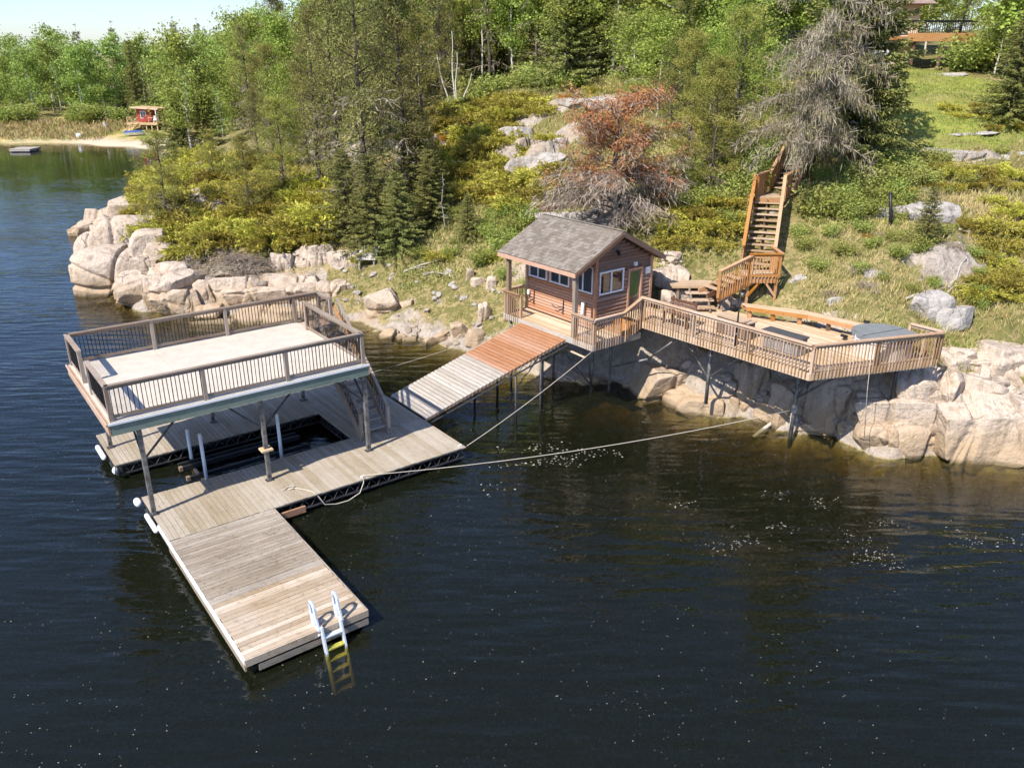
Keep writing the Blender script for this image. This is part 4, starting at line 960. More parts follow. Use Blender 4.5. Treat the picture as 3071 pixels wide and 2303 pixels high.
# ---------------------------------------------------------------- weathered steps and landing beside the cabin
sp = Thing('weathered_steps', 'short flight of worn grey-brown open steps between boulders behind the deck', 'steps', base=(7.2, 29.9, 3.36))
for i, z in enumerate((3.56, 3.76, 3.96)): sp.box('tread', 6.68, 7.7, 29.75 + i * .3, 30.03 + i * .3, z - .05, z, 'tread_wood')
for x in (6.85, 7.5): sp.beam('stringer', (x, 29.7, 3.36), (x, 30.75, 4.1), .05, .16, 'grey_post_wood')
for i in range(8): sp.box('plank', 6.2, 7.95, 30.66 + i * .14, 30.79 + i * .14, 4.06, 4.1, 'tread_wood')
for x in (6.4, 7.7): sp.box('post', x, x + .09, 30.75, 30.84, 3.1, 4.06, 'grey_post_wood', along='z'); sp.box('post', x, x + .09, 31.6, 31.69, 3.1, 4.06, 'grey_post_wood', along='z')

# ---------------------------------------------------------------- orange staircase up the hill
sc = Thing('hill_staircase', 'long orange-stained timber staircase climbing the hillside in three flights', 'staircase', base=(9.5, 30.6, 3.7))
SW = 'stair_wood'; BO = ('stair_wood', .036, .115)
def flight(a, b_, width, n, rails=(1, 1), close=False):
    a = Vector(a); b_ = Vector(b_); d = b_ - a; h = Vector((d.x, d.y, 0)).normalized(); s = Vector((-h.y, h.x, 0)) * width / 2; ang = math.atan2(h.y, h.x)
    for k in (-1, 1): sc.beam('stringer', a + s * k + Vector((0, 0, -.12)), b_ + s * k + Vector((0, 0, -.12)), .045, .26, SW)
    sc.beam('stringer', a + Vector((0, 0, -.15)), b_ + Vector((0, 0, -.15)), .045, .2, 'brown_wood')
    for i in range(1, n):
        c = a + d * (i / n); sc.at('tread', boxme(.24, round(width - .05, 2), .04, 'tread_wood'), c, (0, 0, ang))
    for k, on in zip((-1, 1), rails):
        if on: railing(sc, a + s * k * 1.04, b_ + s * k * 1.04, .1, .95, SW, bal=BO, balz=(-.2, .88), cap=(.13, .04))
def posts(pts, z0, z1, w=.09):
    for x, y in pts: sc.box('post', x - w / 2, x + w / 2, y - w / 2, y + w / 2, z0, z1, SW, along='z')
Z1, Z2, Z3 = 4.58, 6.85, 8.6
# lower landing: built square to its own axis
sc.box('landing', 8.95, 10.1, 30.25, 31.5, Z1 - .2, Z1 - .045, SW)
for i in range(9): sc.box('plank', 8.93, 10.12, 30.24 + i * .14, 30.37 + i * .14, Z1 - .04, Z1, 'tread_wood')
railing(sc, (8.93, 30.2, Z1), (10.12, 30.2, Z1), .1, .95, SW, bal=('stair_wood', .036, .13), balz=(-.2, .88), low=.1)
railing(sc, (10.15, 30.2, Z1), (10.15, 31.5, Z1), .1, .95, SW, bal=BO, balz=(-.2, .88))
posts([(8.99, 30.3), (10.06, 30.3), (8.99, 31.4), (10.06, 31.4)], 3.3, Z1 - .2); posts([(8.97, 30.24), (10.1, 30.24)], Z1, Z1 + .94)
sc.beam('brace', (8.99, 30.28, 3.85), (9.4, 30.28, Z1 - .2), .06, .08, SW); sc.beam('brace', (10.06, 30.28, 3.85), (9.65, 30.28, Z1 - .2), .06, .08, SW)
flight((7.42, 29.97, 4.1), (8.95, 30.78, Z1), 1.05, 5, (1, 0)); posts([(7.68, 29.5)], 4.0, 5.05)
flight((9.62, 31.45, Z1), (10.83, 35.0, Z2), 1.15, 12)
sc.box('landing', 10.3, 11.5, 35.0, 36.2, Z2 - .22, Z2 - .045, SW)
for i in range(8): sc.box('plank', 10.3, 11.5, 35.02 + i * .145, 35.155 + i * .145, Z2 - .04, Z2, 'tread_wood')
railing(sc, (10.28, 35.0, Z2), (11.15, 36.25, Z2), .1, .95, SW, bal=BO, balz=(-.2, .88)); railing(sc, (11.52, 35.0, Z2), (12.15, 36.1, Z2), .1, .95, SW, bal=BO, balz=(-.2, .88))
posts([(10.34, 35.06), (11.46, 35.06), (11.0, 36.1)], 5.6, Z2 + .9)
flight((11.75, 36.15, Z2), (14.25, 40.9, Z3 + .1), 1.0, 12)

# ---------------------------------------------------------------- angled bench at the back of the deck
bn_ = Thing('deck_bench', 'long angled timber bench with orange front edge along the back of the deck', 'bench', base=(10.4, 28.4, 3.36))
BF = [Vector((8.67, 29.05, 0)), Vector((10.6, 28.02, 0)), Vector((12.3, 26.2, 0))]; BB = [Vector((8.6, 29.5, 0)), Vector((10.75, 28.42, 0)), Vector((12.6, 26.5, 0))]
for i in range(2):
    for k in range(3):
        a = BF[i].lerp(BB[i], (k + .5) / 3); b_ = BF[i + 1].lerp(BB[i + 1], (k + .5) / 3); bn_.beam('seat_board', (a.x, a.y, 3.8), (b_.x, b_.y, 3.8), .13, .038, 'deck_wood')
    bn_.beam('front_board', (*BF[i].xy, 3.72), (*BF[i + 1].xy, 3.72), .04, .15, SW); bn_.beam('front_board', (*BB[i].xy, 3.72), (*BB[i + 1].xy, 3.72), .04, .15, SW)
for t in (.06, .45, .88):
    p = BF[0].lerp(BF[1], t) + Vector((.03, .12, 0)); bn_.box('leg', p.x - .07, p.x + .07, p.y - .05, p.y + .05, 3.2, 3.78, SW, along='z')
for t in (.3, .75):
    p = BF[1].lerp(BF[2], t) + Vector((.08, .1, 0)); bn_.box('leg', p.x - .06, p.x + .06, p.y - .05, p.y + .05, 2.9, 3.78, 'brown_wood', along='z')

# ---------------------------------------------------------------- hot tub
ht = Thing('hot_tub', 'round pale hot tub under a grey folding cover in the deck corner', 'hot tub', base=(12.12, 25.28, 3.36))
def disc(r, z0, z1, k=40, dome=0.0):
    mb = MB(); cx, cy = 12.12, 25.28; ring = [(cx + r * math.cos(2 * PI * i / k), cy + r * math.sin(2 * PI * i / k)) for i in range(k)]; mb.prism(ring, z0, z1); return mb
ht.mb('shell', disc(.92, ZK, 3.88), 'tub_side'); ht.mb('rim', disc(.97, 3.88, 3.95), 'white_plastic')
for s in (-1, 1):
    mb = MB(); k = 20; a0 = .42 + (0 if s > 0 else PI); cx, cy = 12.12, 25.28
    dx, dy = -math.sin(.42) * .012 * s, math.cos(.42) * .012 * s
    arc = [(cx + dx + 1.0 * math.cos(a0 + PI * i / k), cy + dy + 1.0 * math.sin(a0 + PI * i / k)) for i in range(k + 1)]
    mb.prism(arc, 3.955, 4.03); inner = [(cx + dx * 3 + .9 * math.cos(a0 + PI * i / k), cy + dy * 3 + .9 * math.sin(a0 + PI * i / k)) for i in range(k + 1)]; mb.prism(inner, 4.03, 4.06)
    ht.mb('cover_half', mb, 'tub_cover')
for a in (3.3, 4.2, 5.0): ht.mb('strap', MB().beam((12.12 + .99 * math.cos(a), 25.28 + .99 * math.sin(a), 4.02), (12.12 + .985 * math.cos(a), 25.28 + .985 * math.sin(a), 3.7), .05, .02), 'white_plastic')

# ---------------------------------------------------------------- things on the deck
bx = Thing('storage_box', 'grey wicker storage box with dark lid on the deck behind the rail', 'storage box', (8.94, 25.42, 0), CA, (0, 0, ZK))
bx.box('lid', -.74, .74, -.26, .26, 3.93, 3.98, 'box_dark'); bx.box('body', -.68, .68, -.21, .21, ZK + .02, 3.72, 'wicker_grey')
for i in range(14): bx.box('slat', -.67 + i * .098, -.6 + i * .098, -.235, -.212, ZK + .05, 3.7, 'wicker_grey', along='z')
bx.box('band', -.7, .7, -.225, .225, 3.72, 3.93, 'box_dark')
tb = Thing('bar_table', 'dark outdoor bar table with weathered grey top on the deck', 'table', (7.74, 27.0, 0), CA, (0, 0, ZK))
for k in range(3): tb.box('top_board', -.7, .7, -.24 + k * .162, -.085 + k * .162, 3.97, 4.0, 'tread_wood')
for x in (-.62, .62): tb.box('side_panel', x - .03, x + .03, -.2, .2, ZK, 3.965, 'box_dark')
tb.box('back_panel', -.59, .59, -.2, -.17, ZK + .05, 3.95, 'brown_wood'); tb.box('shelf', -.58, .58, -.165, .2, 3.62, 3.65, 'box_dark')
sb = Thing('slatted_bench', 'brown slatted bench on the deck close to the cabin door', 'bench', CO, CA, (2.3, 2.1, ZK))
for k in range(3): sb.box('seat_slat', 1.7, 2.9, 1.75 + k * .13, 1.86 + k * .13, ZK + .42, ZK + .45, 'brown_wood')
for k in range(3): sb.box('back_slat', 1.7, 2.9, 2.18, 2.21, ZK + .52 + k * .13, ZK + .62 + k * .13, 'brown_wood')
for x in (1.74, 2.8): sb.box('leg', x, x + .06, 1.76, 1.83, ZK, ZK + .42, 'brown_wood', along='z'); sb.box('leg', x, x + .06, 2.21, 2.27, ZK, ZK + .92, 'brown_wood', along='z')
hp = Thing('hook_pole', 'tall black shepherd hook pole clamped to the deck railing', 'pole', base=(7.5, 25.95, ZK))
hp.tube('pole', [(7.5, 25.95, ZK - .1), (7.5, 25.95, 4.3), (7.5, 25.95, 5.35)], [.035, .03, .016], 'black_metal')
hp.tube('hook', [(7.5, 25.95, 5.3), (7.53, 25.95, 5.42), (7.6, 25.95, 5.44), (7.66, 25.95, 5.36), (7.64, 25.95, 5.28)], .012, 'black_metal', 6); hp.tube('hook', [(7.5, 25.95, 4.6), (7.42, 25.95, 4.78), (7.25, 25.95, 4.78), (7.2, 25.95, 4.6)], .012, 'black_metal', 6)
hp.tube('hook', [(7.5, 25.95, 4.8), (7.4, 25.95, 4.95), (7.32, 25.95, 5.0)], .012, 'black_metal', 6); hp.box('clamp', 7.43, 7.57, 25.88, 26.02, 3.75, 3.82, 'white_plastic')
for (x, y, z, lab) in ((11.35, 26.5, 3.35, 'small black floodlight on the stones between deck and bench'), (12.55, 27.6, 3.5, 'black floodlight on a stake in the grass behind the bench')):
    fl_ = Thing('flood_light', lab, 'floodlight', base=(x, y, z))
    fl_.tube('stake', [(x, y, z - .25), (x, y, z + .12)], .015, 'black_metal', 6); fl_.mb('lamp_head', MB().beam((x - .08, y - .06, z + .2), (x + .08, y + .06, z + .12), .16, .1).box(x - .03, x + .03, y - .03, y + .03, z + .1, z + .16), 'black_metal')
po = Thing('mooring_pole', 'thin black charred pole standing alone on the grassy slope', 'pole', base=(15.3, 33.1, 5.5))
po.tube('pole', [(15.36, 33.1, 5.4), (15.3, 33.1, 6.4), (15.12, 33.1, 7.3)], [.08, .075, .065], 'black_metal', 8); po.tube('cap', [(15.12, 33.1, 7.3), (15.12, 33.1, 7.36)], [.075, .06], 'steel_dark', 8)

# ---------------------------------------------------------------- ropes
def sag(a, b_, s, n=14):
    a = Vector(a); b_ = Vector(b_); return [a.lerp(b_, i / n) - Vector((0, 0, 4 * s * (i / n) * (1 - i / n))) for i in range(n + 1)]
def rope(name, pts, r, label, cat='rope', mat='rope'):
    o = link(name, MB().tube(pts, r, 6).mesh(name, mat, (0, 0, 0), True)); tag(o, label, cat); return o
pw = cabw(6.5, 3.4); tie = dockw(5.72, .12, .56)
rope('mooring_rope', sag(tie, (pw.x - .05, pw.y - .06, 1.1), .28), .012, 'long white mooring rope stretched from the dock to the deck post')
rope('mooring_rope', sag(dockw(9.45, .03, .5), cabw(1.05, -1.05, 2.68), .1), .011, 'grey mooring line from the dock corner up to the cabin porch')
rope('mooring_rope', sag(dockw(9.3, 7.9, .5), (.0, 33.6, 1.6), .12), .008, 'thin dark line from the back of the dock to the bank beside the gangway')
rope('slack_rope', [dockw(*p) for p in ((5.7, .1, .55), (5.66, -.04, .42), (5.5, -.06, .12), (5.1, -.08, .0), (4.7, -.08, .02), (4.35, -.06, .12), (4.2, .0, .42), (4.12, .12, .53), (4.0, .4, .52), (3.85, .6, .52), (3.7, .78, .52), (3.6, .72, .53), (3.72, .66, .54), (3.8, .8, .55), (3.62, .86, .53), (3.5, .78, .52), (3.4, .82, .52))], .016, 'slack loop of cream rope hanging over the dock edge with a knotted end')
mb = MB()
for k in range(9):
    z = .95 + k * .035; mb.tube([(pw.x + .085 * math.cos(a * PI / 4 + k), pw.y + .085 * math.sin(a * PI / 4 + k), z + a * .004) for a in range(9)], .018, 5)
mb.tube([(pw.x - .09, pw.y - .02, 1.0), (pw.x - .11, pw.y - .08, .6), (pw.x - .14, pw.y - .1, .15)], .014, 5)
tag(link('rope_coil', mb.mesh('rope_coil', 'rope', (0, 0, 0), True)), 'white rope wrapped around the tall deck post at the waterline', 'rope')
rope('cable', [cabw(8.9, 3.3, 3.9), cabw(8.98, 3.3, 2.6), cabw(9.0, 3.6, .9)], .01, 'thin pale cable hanging from the deck railing down the granite')

# ---------------------------------------------------------------- weathered stand on the bank
ts = Thing('tilted_stand', 'small tilted grey board stand at the edge of the spruces on the bank', 'stand', (-7.7, 43.3, 0), -.1, (0, 0, 1.9))
for k in range(6): ts.beam('board', (-.45 + k * .16, -.6, 2.35), (-.45 + k * .16, .5, 2.85), .15, .03, 'dead_wood')
for x in (-.45, .36): ts.box('leg', x, x + .08, -.55, -.47, 1.6, 2.33, 'dead_wood', along='z'); ts.box('leg', x, x + .08, .4, .48, 1.8, 2.78, 'dead_wood', along='z'); ts.beam('brace', (x + .04, -.5, 1.95), (x + .04, .44, 2.6), .04, .07, 'dead_wood')
ts.beam('rail', (-.5, .52, 2.88), (.5, .52, 2.88), .05, .07, 'dead_wood'); ts.beam('edge_strip', (.48, -.62, 2.36), (.48, .5, 2.88), .04, .05, 'white_trim')

# ---------------------------------------------------------------- red cabin across the bay
rc = Thing('red_cabin', 'small red cabin on stilts with a railed deck above the far beach', 'cabin', (-60.3, 141, 0), -.12, (0, 0, 1.0))
rc.box('wall', -1.5, 1.05, 0, 3.0, 2.45, 4.45, 'red_board'); rc.box('side_wall', 1.05, 2.3, .9, 3.0, 2.45, 4.45, 'brown_wood')
rc.mb('roof', MB().beam((-2.1, 1.3, 4.72), (2.6, 1.3, 4.46), 4.0, .16), 'fresh_wood'); rc.beam('fascia_board', (-2.1, -.72, 4.72), (2.6, -.72, 4.46), .05, .2, 'fresh_wood')
rc.box('deck', -2.6, 2.7, -1.4, 3.2, 2.2, 2.4, 'fresh_wood'); rc.box('fascia_board', -2.62, 2.72, -1.46, -1.405, 2.08, 2.38, 'fresh_wood')
W_ = rc.mb('window', MB().box(-.85, .15, -.05, -.005, 3.0, 4.15), 'white_trim')
for x0, x1 in ((-.77, -.38), (-.32, .07)): rc.mb('pane', MB().box(x0, x1, -.07, -.052, 3.1, 4.05), 'glass', W_)
dW = rc.mb('door', MB().box(1.35, 1.85, .84, .895, 2.45, 4.1), 'stucco'); rc.mb('pane', MB().box(1.45, 1.75, .8, .838, 3.2, 3.95), 'glass', dW)
for x, y in ((-2.3, -1.2), (1.6, -1.3), (.6, -1.2), (-2.3, 2.6), (2.4, 2.6), (2.5, -1.2)): rc.box('stilt', x - .08, x + .08, y - .08, y + .08, .5, 2.2, 'fresh_wood', along='z')
rc.beam('brace', (-.6, -1.25, .9), (.5, -1.25, 2.1), .07, .1, 'brown_wood')
for p, q in (((-2.5, -1.35, 3.25), (-1.7, -1.35, 3.25)), ((1.2, -1.35, 3.2), (2.6, -1.35, 3.2)), ((-2.55, -1.3, 3.25), (-2.55, 1, 3.25))): rc.beam('railing', p, q, .07, .07, 'fresh_wood')
for x in (-2.5, -1.7, 1.2, 2.6): rc.box('rail_post', x - .05, x + .05, -1.4, -1.3, 2.4, 3.3, 'fresh_wood', along='z')
rc.box('post', 2.5, 2.6, -1.3, -1.2, 2.4, 4.4, 'white_trim', along='z')
for i in range(7): rc.box('stair_tread', -1.95 + i * .08 - .3, -.95 + i * .08 - .3, -3.4 + i * .28, -3.15 + i * .28, .95 + i * .2, 1.0 + i * .2, 'fresh_wood')
for x in (-2.3, -1.2): rc.beam('hand_rail', (x, -3.5, 1.7), (x + .6, -1.4, 3.3), .07, .08, 'fresh_wood'); rc.beam('stringer', (x, -3.5, .8), (x + .6, -1.4, 2.3), .06, .2, 'fresh_wood')
for x in (.6, 2.0):
    ch = rc  # chairs on the far deck stand on their own
for i, (x, y, mt, lab) in enumerate(((-60.0, 140.0, 'red_board', 'red chair in front of the window of the far red cabin'), (-58.35, 139.9, 'white_plastic', 'white chair on the right end of the far red cabin deck'))):
    t_ = Thing('deck_chair', lab, 'chair', (x, y, 0), .2, (0, 0, 2.4))
    t_.box('seat', -.28, .28, -.28, .28, 2.75, 2.83, mt); t_.box('backrest', -.28, .28, .24, .32, 2.83, 3.45, mt)
    for sx_ in (-.25, .2):
        for sy_ in (-.25, .22): t_.box('leg', sx_, sx_ + .05, sy_, sy_ + .05, 2.4, 2.75, mt, along='z')
bt = Thing('rowing_boat', 'small boat under a blue cover pulled up on the far beach', 'boat', (-59.7, 134.3, 0), .25, (0, 0, .7))
hull = []
for s in (-1, 1): pass
mb = MB(); secs = [(-1.4, .55, .32), (-.5, .68, .4), (.5, .62, .42), (1.3, .28, .46), (1.65, .03, .5)]; k0 = 0
for x, w, h in secs: mb.v += [(x, -w, 1.0 + h), (x, -w * .75, 1.02), (x, 0, .95), (x, w * .75, 1.02), (x, w, 1.0 + h)]
for i in range(4):
    for j in range(4): mb.f.append((i * 5 + j, i * 5 + j + 1, (i + 1) * 5 + j + 1, (i + 1) * 5 + j)); mb.m.append(0)
mb.f.append((0, 1, 2, 3, 4)); mb.m.append(0); bt.mb('hull', mb, 'white_plastic')
mb = MB()
for x, w, h in secs[:4]: mb.v += [(x, -w * 1.03, 1.02 + h), (x, 0, 1.22 + h), (x, w * 1.03, 1.02 + h)]
for i in range(3):
    for j in range(2): mb.f.append((i * 3 + j, i * 3 + j + 1, (i + 1) * 3 + j + 1, (i + 1) * 3 + j)); mb.m.append(0)
bt.mb('cover', mb, 'blue_plastic')
rf = Thing('swim_raft', 'small square grey raft floating off the far beach', 'raft', (-69.0, 119.7, 0), .05, (0, 0, 0))
for k in range(9): rf.box('plank', -1.45, 1.45, -1.6 + k * .36, -1.26 + k * .36, .36, .42, 'ramp_grey_wood')
rf.box('frame', -1.4, 1.4, -1.58, 1.6, .12, .35, 'ramp_grey_wood')
for x in (-1.0, 1.0): rf.tube('float_drum', [(x, -1.4, .02), (x, 1.4, .02)], .24, 'blue_plastic', 10)
bu = Thing('white_buoy', 'round white marker buoy on the grass of the far shore', 'buoy', base=(-68.0, 133.4, .6))
bu.tube('ball', [(-68, 133.4, .5), (-68, 133.4, .62), (-68, 133.4, .9), (-68, 133.4, 1.2), (-68, 133.4, 1.32)], [.12, .38, .5, .38, .12], 'white_plastic', 12); bu.tube('collar', [(-68, 133.4, 1.3), (-68, 133.4, 1.42)], .1, 'black_plastic', 8)
sn = Thing('tree_stump', 'grey weathered stump standing in the dry grass of the far shore', 'stump', base=(-66.5, 140, 1))
sn.tube('stem', [(-66.5, 140, .8), (-66.6, 140, 1.6), (-66.9, 140, 2.5)], [.45, .32, .2], 'dead_wood', 7); sn.tube('root', [(-66.5, 140, 1.0), (-65.6, 139.6, 1.0)], [.25, .1], 'dead_wood', 6)

# ---------------------------------------------------------------- house on the hill
hs = Thing('hill_house', 'beige house with brown roof and black-railed deck half hidden on the hilltop', 'house', base=(28, 68, 11.5))
hs.box('wall', 18.5, 29.2, 67.5, 76, 11, 18.4, 'white_trim'); hs.box('wing_wall', 29.0, 30.4, 66.6, 73, 11, 16.0, 'stucco')
for (a, b_, c, d, e, f) in ((17.8, 29.8, 66.4, 77, 18.4, 21.5), (28.2, 31.2, 65.8, 74, 16.0, 17.6)):
    mb = MB(); g_ = (b_ - a) * .3; ym = (c + d) / 2; mb.v += [(a, c, e), (b_, c, e), (b_, d, e), (a, d, e), (a + g_, ym, f), (b_ - g_, ym, f)]; mb.f += [(0, 1, 5, 4), (1, 2, 5), (2, 3, 4, 5), (3, 0, 4), (3, 2, 1, 0)]; mb.m += [0] * 5
    hs.mb('roof', mb, 'roof_brown')
for x0 in (20.2, 22.3, 24.4):
    wf_ = hs.mb('window', MB().box(x0, x0 + 1.8, 67.42, 67.49, 13.2, 16.2), 'white_trim')
    for a in (.1, .95): hs.mb('pane', MB().box(x0 + a, x0 + a + .75, 67.38, 67.415, 13.35, 16.05), 'glass', wf_)
hs.box('deck', 28.4, 33.2, 63.6, 67.4, 13.55, 13.75, 'stair_wood'); hs.box('fascia_board', 28.38, 33.22, 63.5, 63.58, 13.4, 13.95, 'stair_wood')
railing(hs, (28.4, 63.65, 13.75), (33.2, 63.65, 13.75), .1, 1.05, 'black_metal', low=.12, bal=('black_metal', .03, .15), cap=(.06, .05)); railing(hs, (28.42, 63.65, 13.75), (28.42, 67.3, 13.75), .1, 1.05, 'black_metal', low=.12, bal=('black_metal', .03, .15), cap=(.06, .05))
for x in (29.0, 31.0, 33.0): hs.box('deck_post', x - .08, x + .08, 63.7, 63.86, 10.5, 13.55, 'brown_wood', along='z')
# ================================================================== VEGETATION
def rdir(rs, n):
    v = rs.normal(size=(n, 3)); return v / np.linalg.norm(v, axis=1)[:, None]
def nrm(v): return v / (np.linalg.norm(v, axis=1)[:, None] + 1e-9)
class Leaves:
    def __init__(s): s.V = []; s.t = []
    def add(s, P, D, ln, wd, rs, tint=None, bend=0.0):
        """diamond-shaped leaves / needle sprays at P along D"""
        n = len(P); P = np.asarray(P, float); D = nrm(np.asarray(D, float)); S = nrm(np.cross(D, rdir(rs, n)))
        ln = np.broadcast_to(np.asarray(ln, float), (n,))[:, None]; wd = np.broadcast_to(np.asarray(wd, float), (n,))[:, None]
        tip = P + D * ln; tip[:, 2] -= bend * ln[:, 0]; mid = P + D * ln * .45
        s.V.append(np.stack([P, mid + S * wd * .5, tip, mid - S * wd * .5], 1))
        s.t.append(np.clip(rs.beta(2, 2, n) if tint is None else tint, 0, 1)); return s
    def mesh(s, name, mat):
        V = np.concatenate(s.V); t = np.repeat(np.concatenate(s.t), 4); n = len(V)
        return fast_mesh(name, V.reshape(-1, 3), np.arange(n * 4).reshape(n, 4), mat, False, {'tint': t})
def curve(p, d, ln, n, droop=0.0, up=0.0, rs=None, jit=0.0):
    """a limb: starts at p along d, sags by droop, its end turning up by up"""
    p = np.array(p, float); d = np.array(d, float); d /= np.linalg.norm(d); pts = [p.copy()]
    for i in range(n):
        t = (i + 1) / n; dd = d.copy(); dd[2] += -droop * t + up * t * t
        if rs is not None: dd += rs.normal(size=3) * jit
        dd /= np.linalg.norm(dd); p = p + dd * ln / n; pts.append(p.copy())
    return np.array(pts)
def trunk_pts(H, rs, bend=.03, n=9):
    a = rs.uniform(0, 2 * PI); w = rs.normal(size=(n + 1, 2)) * H * .004
    return [(math.cos(a) * bend * H * math.sin(t * 2.4) + w[i, 0], math.sin(a) * bend * H * math.sin(t * 2.4) + w[i, 1], H * t) for i, t in enumerate(np.linspace(-.02, 1, n + 1))]
def tpos(tp, t):
    f = max(0, min(.999, t)) * (len(tp) - 1); i = int(f); return np.array(tp[i]) + (np.array(tp[i + 1]) - np.array(tp[i])) * (f - i)
def aspen(seed, H=10.0, leaf=.17, nl=6200, bark='bark_white', mat='aspen_leaf', wide=1.0, low=.25):
    rs = np.random.RandomState(seed); tp = trunk_pts(H * .93, rs, .035); r0 = .0095 * H
    mb = MB().tube(tp, [r0 * (1 - .88 * i / 9) for i in range(10)], 6); lv = Leaves(); cl = []
    for k in range(17):
        t = low + (.97 - low) * (k + rs.rand()) / 17; p = tpos(tp, t); a = k * 2.4 + rs.rand(); ln = H * (.10 + .16 * math.sin(PI * min(1, (t - low + .12) / (1.1 - low)))) * wide * rs.uniform(.7, 1.25)
        c = curve(p, (math.cos(a), math.sin(a), rs.uniform(.35, 1.0)), ln, 4, .25, .3, rs, .12)
        mb.tube(c, [r0 * .32 * (1 - t * .5), r0 * .25 * (1 - t * .5), r0 * .18, r0 * .1, r0 * .05], 4, cap=False)
        for j in (2, 3, 4): cl.append((c[j], .035 * H * (1 + .35 * rs.rand()) * (1.15 if j > 2 else .8)))
    for j in range(5): cl.append((tpos(tp, .82 + .045 * j) + rs.normal(size=3) * .02 * H, .035 * H))
    per = nl // len(cl)
    for c, s in cl:
        n = max(6, int(per * rs.uniform(.45, 1.6))); g = rs.normal(size=(n, 3)) * s * np.array([1.1, 1.1, .75])
        P = np.array(c) + g; D = rdir(rs, n); D[:, 2] -= .35
        sz_ = leaf * rs.uniform(.45, 1.5, n); lv.add(P, D, sz_, sz_ * .75, rs, np.clip(rs.beta(2, 2, n) + rs.uniform(-.22, .22), 0, 1))
    return H, mb.mesh('trunk', bark, smooth=True), lv.mesh('crown', mat)
def tufts(lv, c, r, n, ln, wd, rs, updir=None, tb=0.0):
    D = rdir(rs, n)
    if updir is not None: D = nrm(D + np.array(updir) * .9)
    P = np.array(c) + rs.normal(size=(n, 3)) * r
    lv.add(P, D, ln * rs.uniform(.6, 1.3, n), wd, rs, np.clip(rs.beta(2, 2.2, n) + tb, 0, 1))
def pine(seed, H=10.0, bare=.22, spread=.175, nb=58, mat='pine_needle', bark='bark_dark', dead=True, dens=1.0, top_round=.6):
    rs = np.random.RandomState(seed); tp = trunk_pts(H * .97, rs, .025); r0 = .0125 * H
    mb = MB().tube(tp, [r0 * (1 - .85 * i / 9) for i in range(10)], 7); lv = Leaves()
    for k in range(nb):
        t = bare + (1 - bare) * ((k + rs.rand()) / nb); p = tpos(tp, t); a = rs.uniform(0, 2 * PI); s = (t - bare) / (1 - bare)
        ln = H * spread * (1 - s) ** top_round * (.35 + .65 * min(1, s * 4 + .3)) * rs.uniform(.45, 1.3) + .03 * H
        c = curve(p, (math.cos(a), math.sin(a), rs.uniform(-.05, .35) + .5 * s), ln, 5, .25, .55, rs, .13)
        mb.tube(c, [r0 * .3 * (1.2 - s), r0 * .25 * (1.2 - s), r0 * .18, r0 * .13, r0 * .09, r0 * .05], 4, cap=False)
        tb = rs.uniform(-.25, .22)
        for j in range(2, 6):
            m_ = int(rs.poisson(2.0 * dens * (1 if j > 2 else .5)))
            for _ in range(m_):
                o = c[j] + rs.normal(size=3) * np.array([.024, .024, .013]) * H * (.7 + .5 * (1 - s)); tufts(lv, o, .012 * H, 22, .011 * H + .055, .030 + .0008 * H, rs, (math.cos(a) * .5, math.sin(a) * .5, .55), tb)
    for j in range(10): tufts(lv, tpos(tp, .9 + .012 * j), .012 * H, 24, .012 * H + .06, .035, rs, (0, 0, 1))
    parts = [('trunk', mb.mesh('trunk', bark, smooth=True)), ('crown', lv.mesh('crown', mat))]
    if dead:
        dl = Leaves()
        for k in range(int(26)):
            t = rs.uniform(.06, bare + .3); p = tpos(tp, t); a = rs.uniform(0, 2 * PI); c = curve(p, (math.cos(a), math.sin(a), rs.uniform(-.3, .25)), H * rs.uniform(.07, .2), 5, .4, 0, rs, .2)
            for j in range(5):
                dl.add(c[j:j + 1], c[j + 1:j + 2] - c[j:j + 1], np.linalg.norm(c[j + 1] - c[j]) * 1.5, .04, rs)
                n = 5; dl.add(np.repeat(c[j:j + 1], n, 0), nrm(rdir(rs, n) + np.array([math.cos(a), math.sin(a), -.6])), rs.uniform(.15, .5, n), .022, rs)
        parts.append(('dead_branches', dl.mesh('dead_branches', 'grey_twig')))
    return (H, *parts)
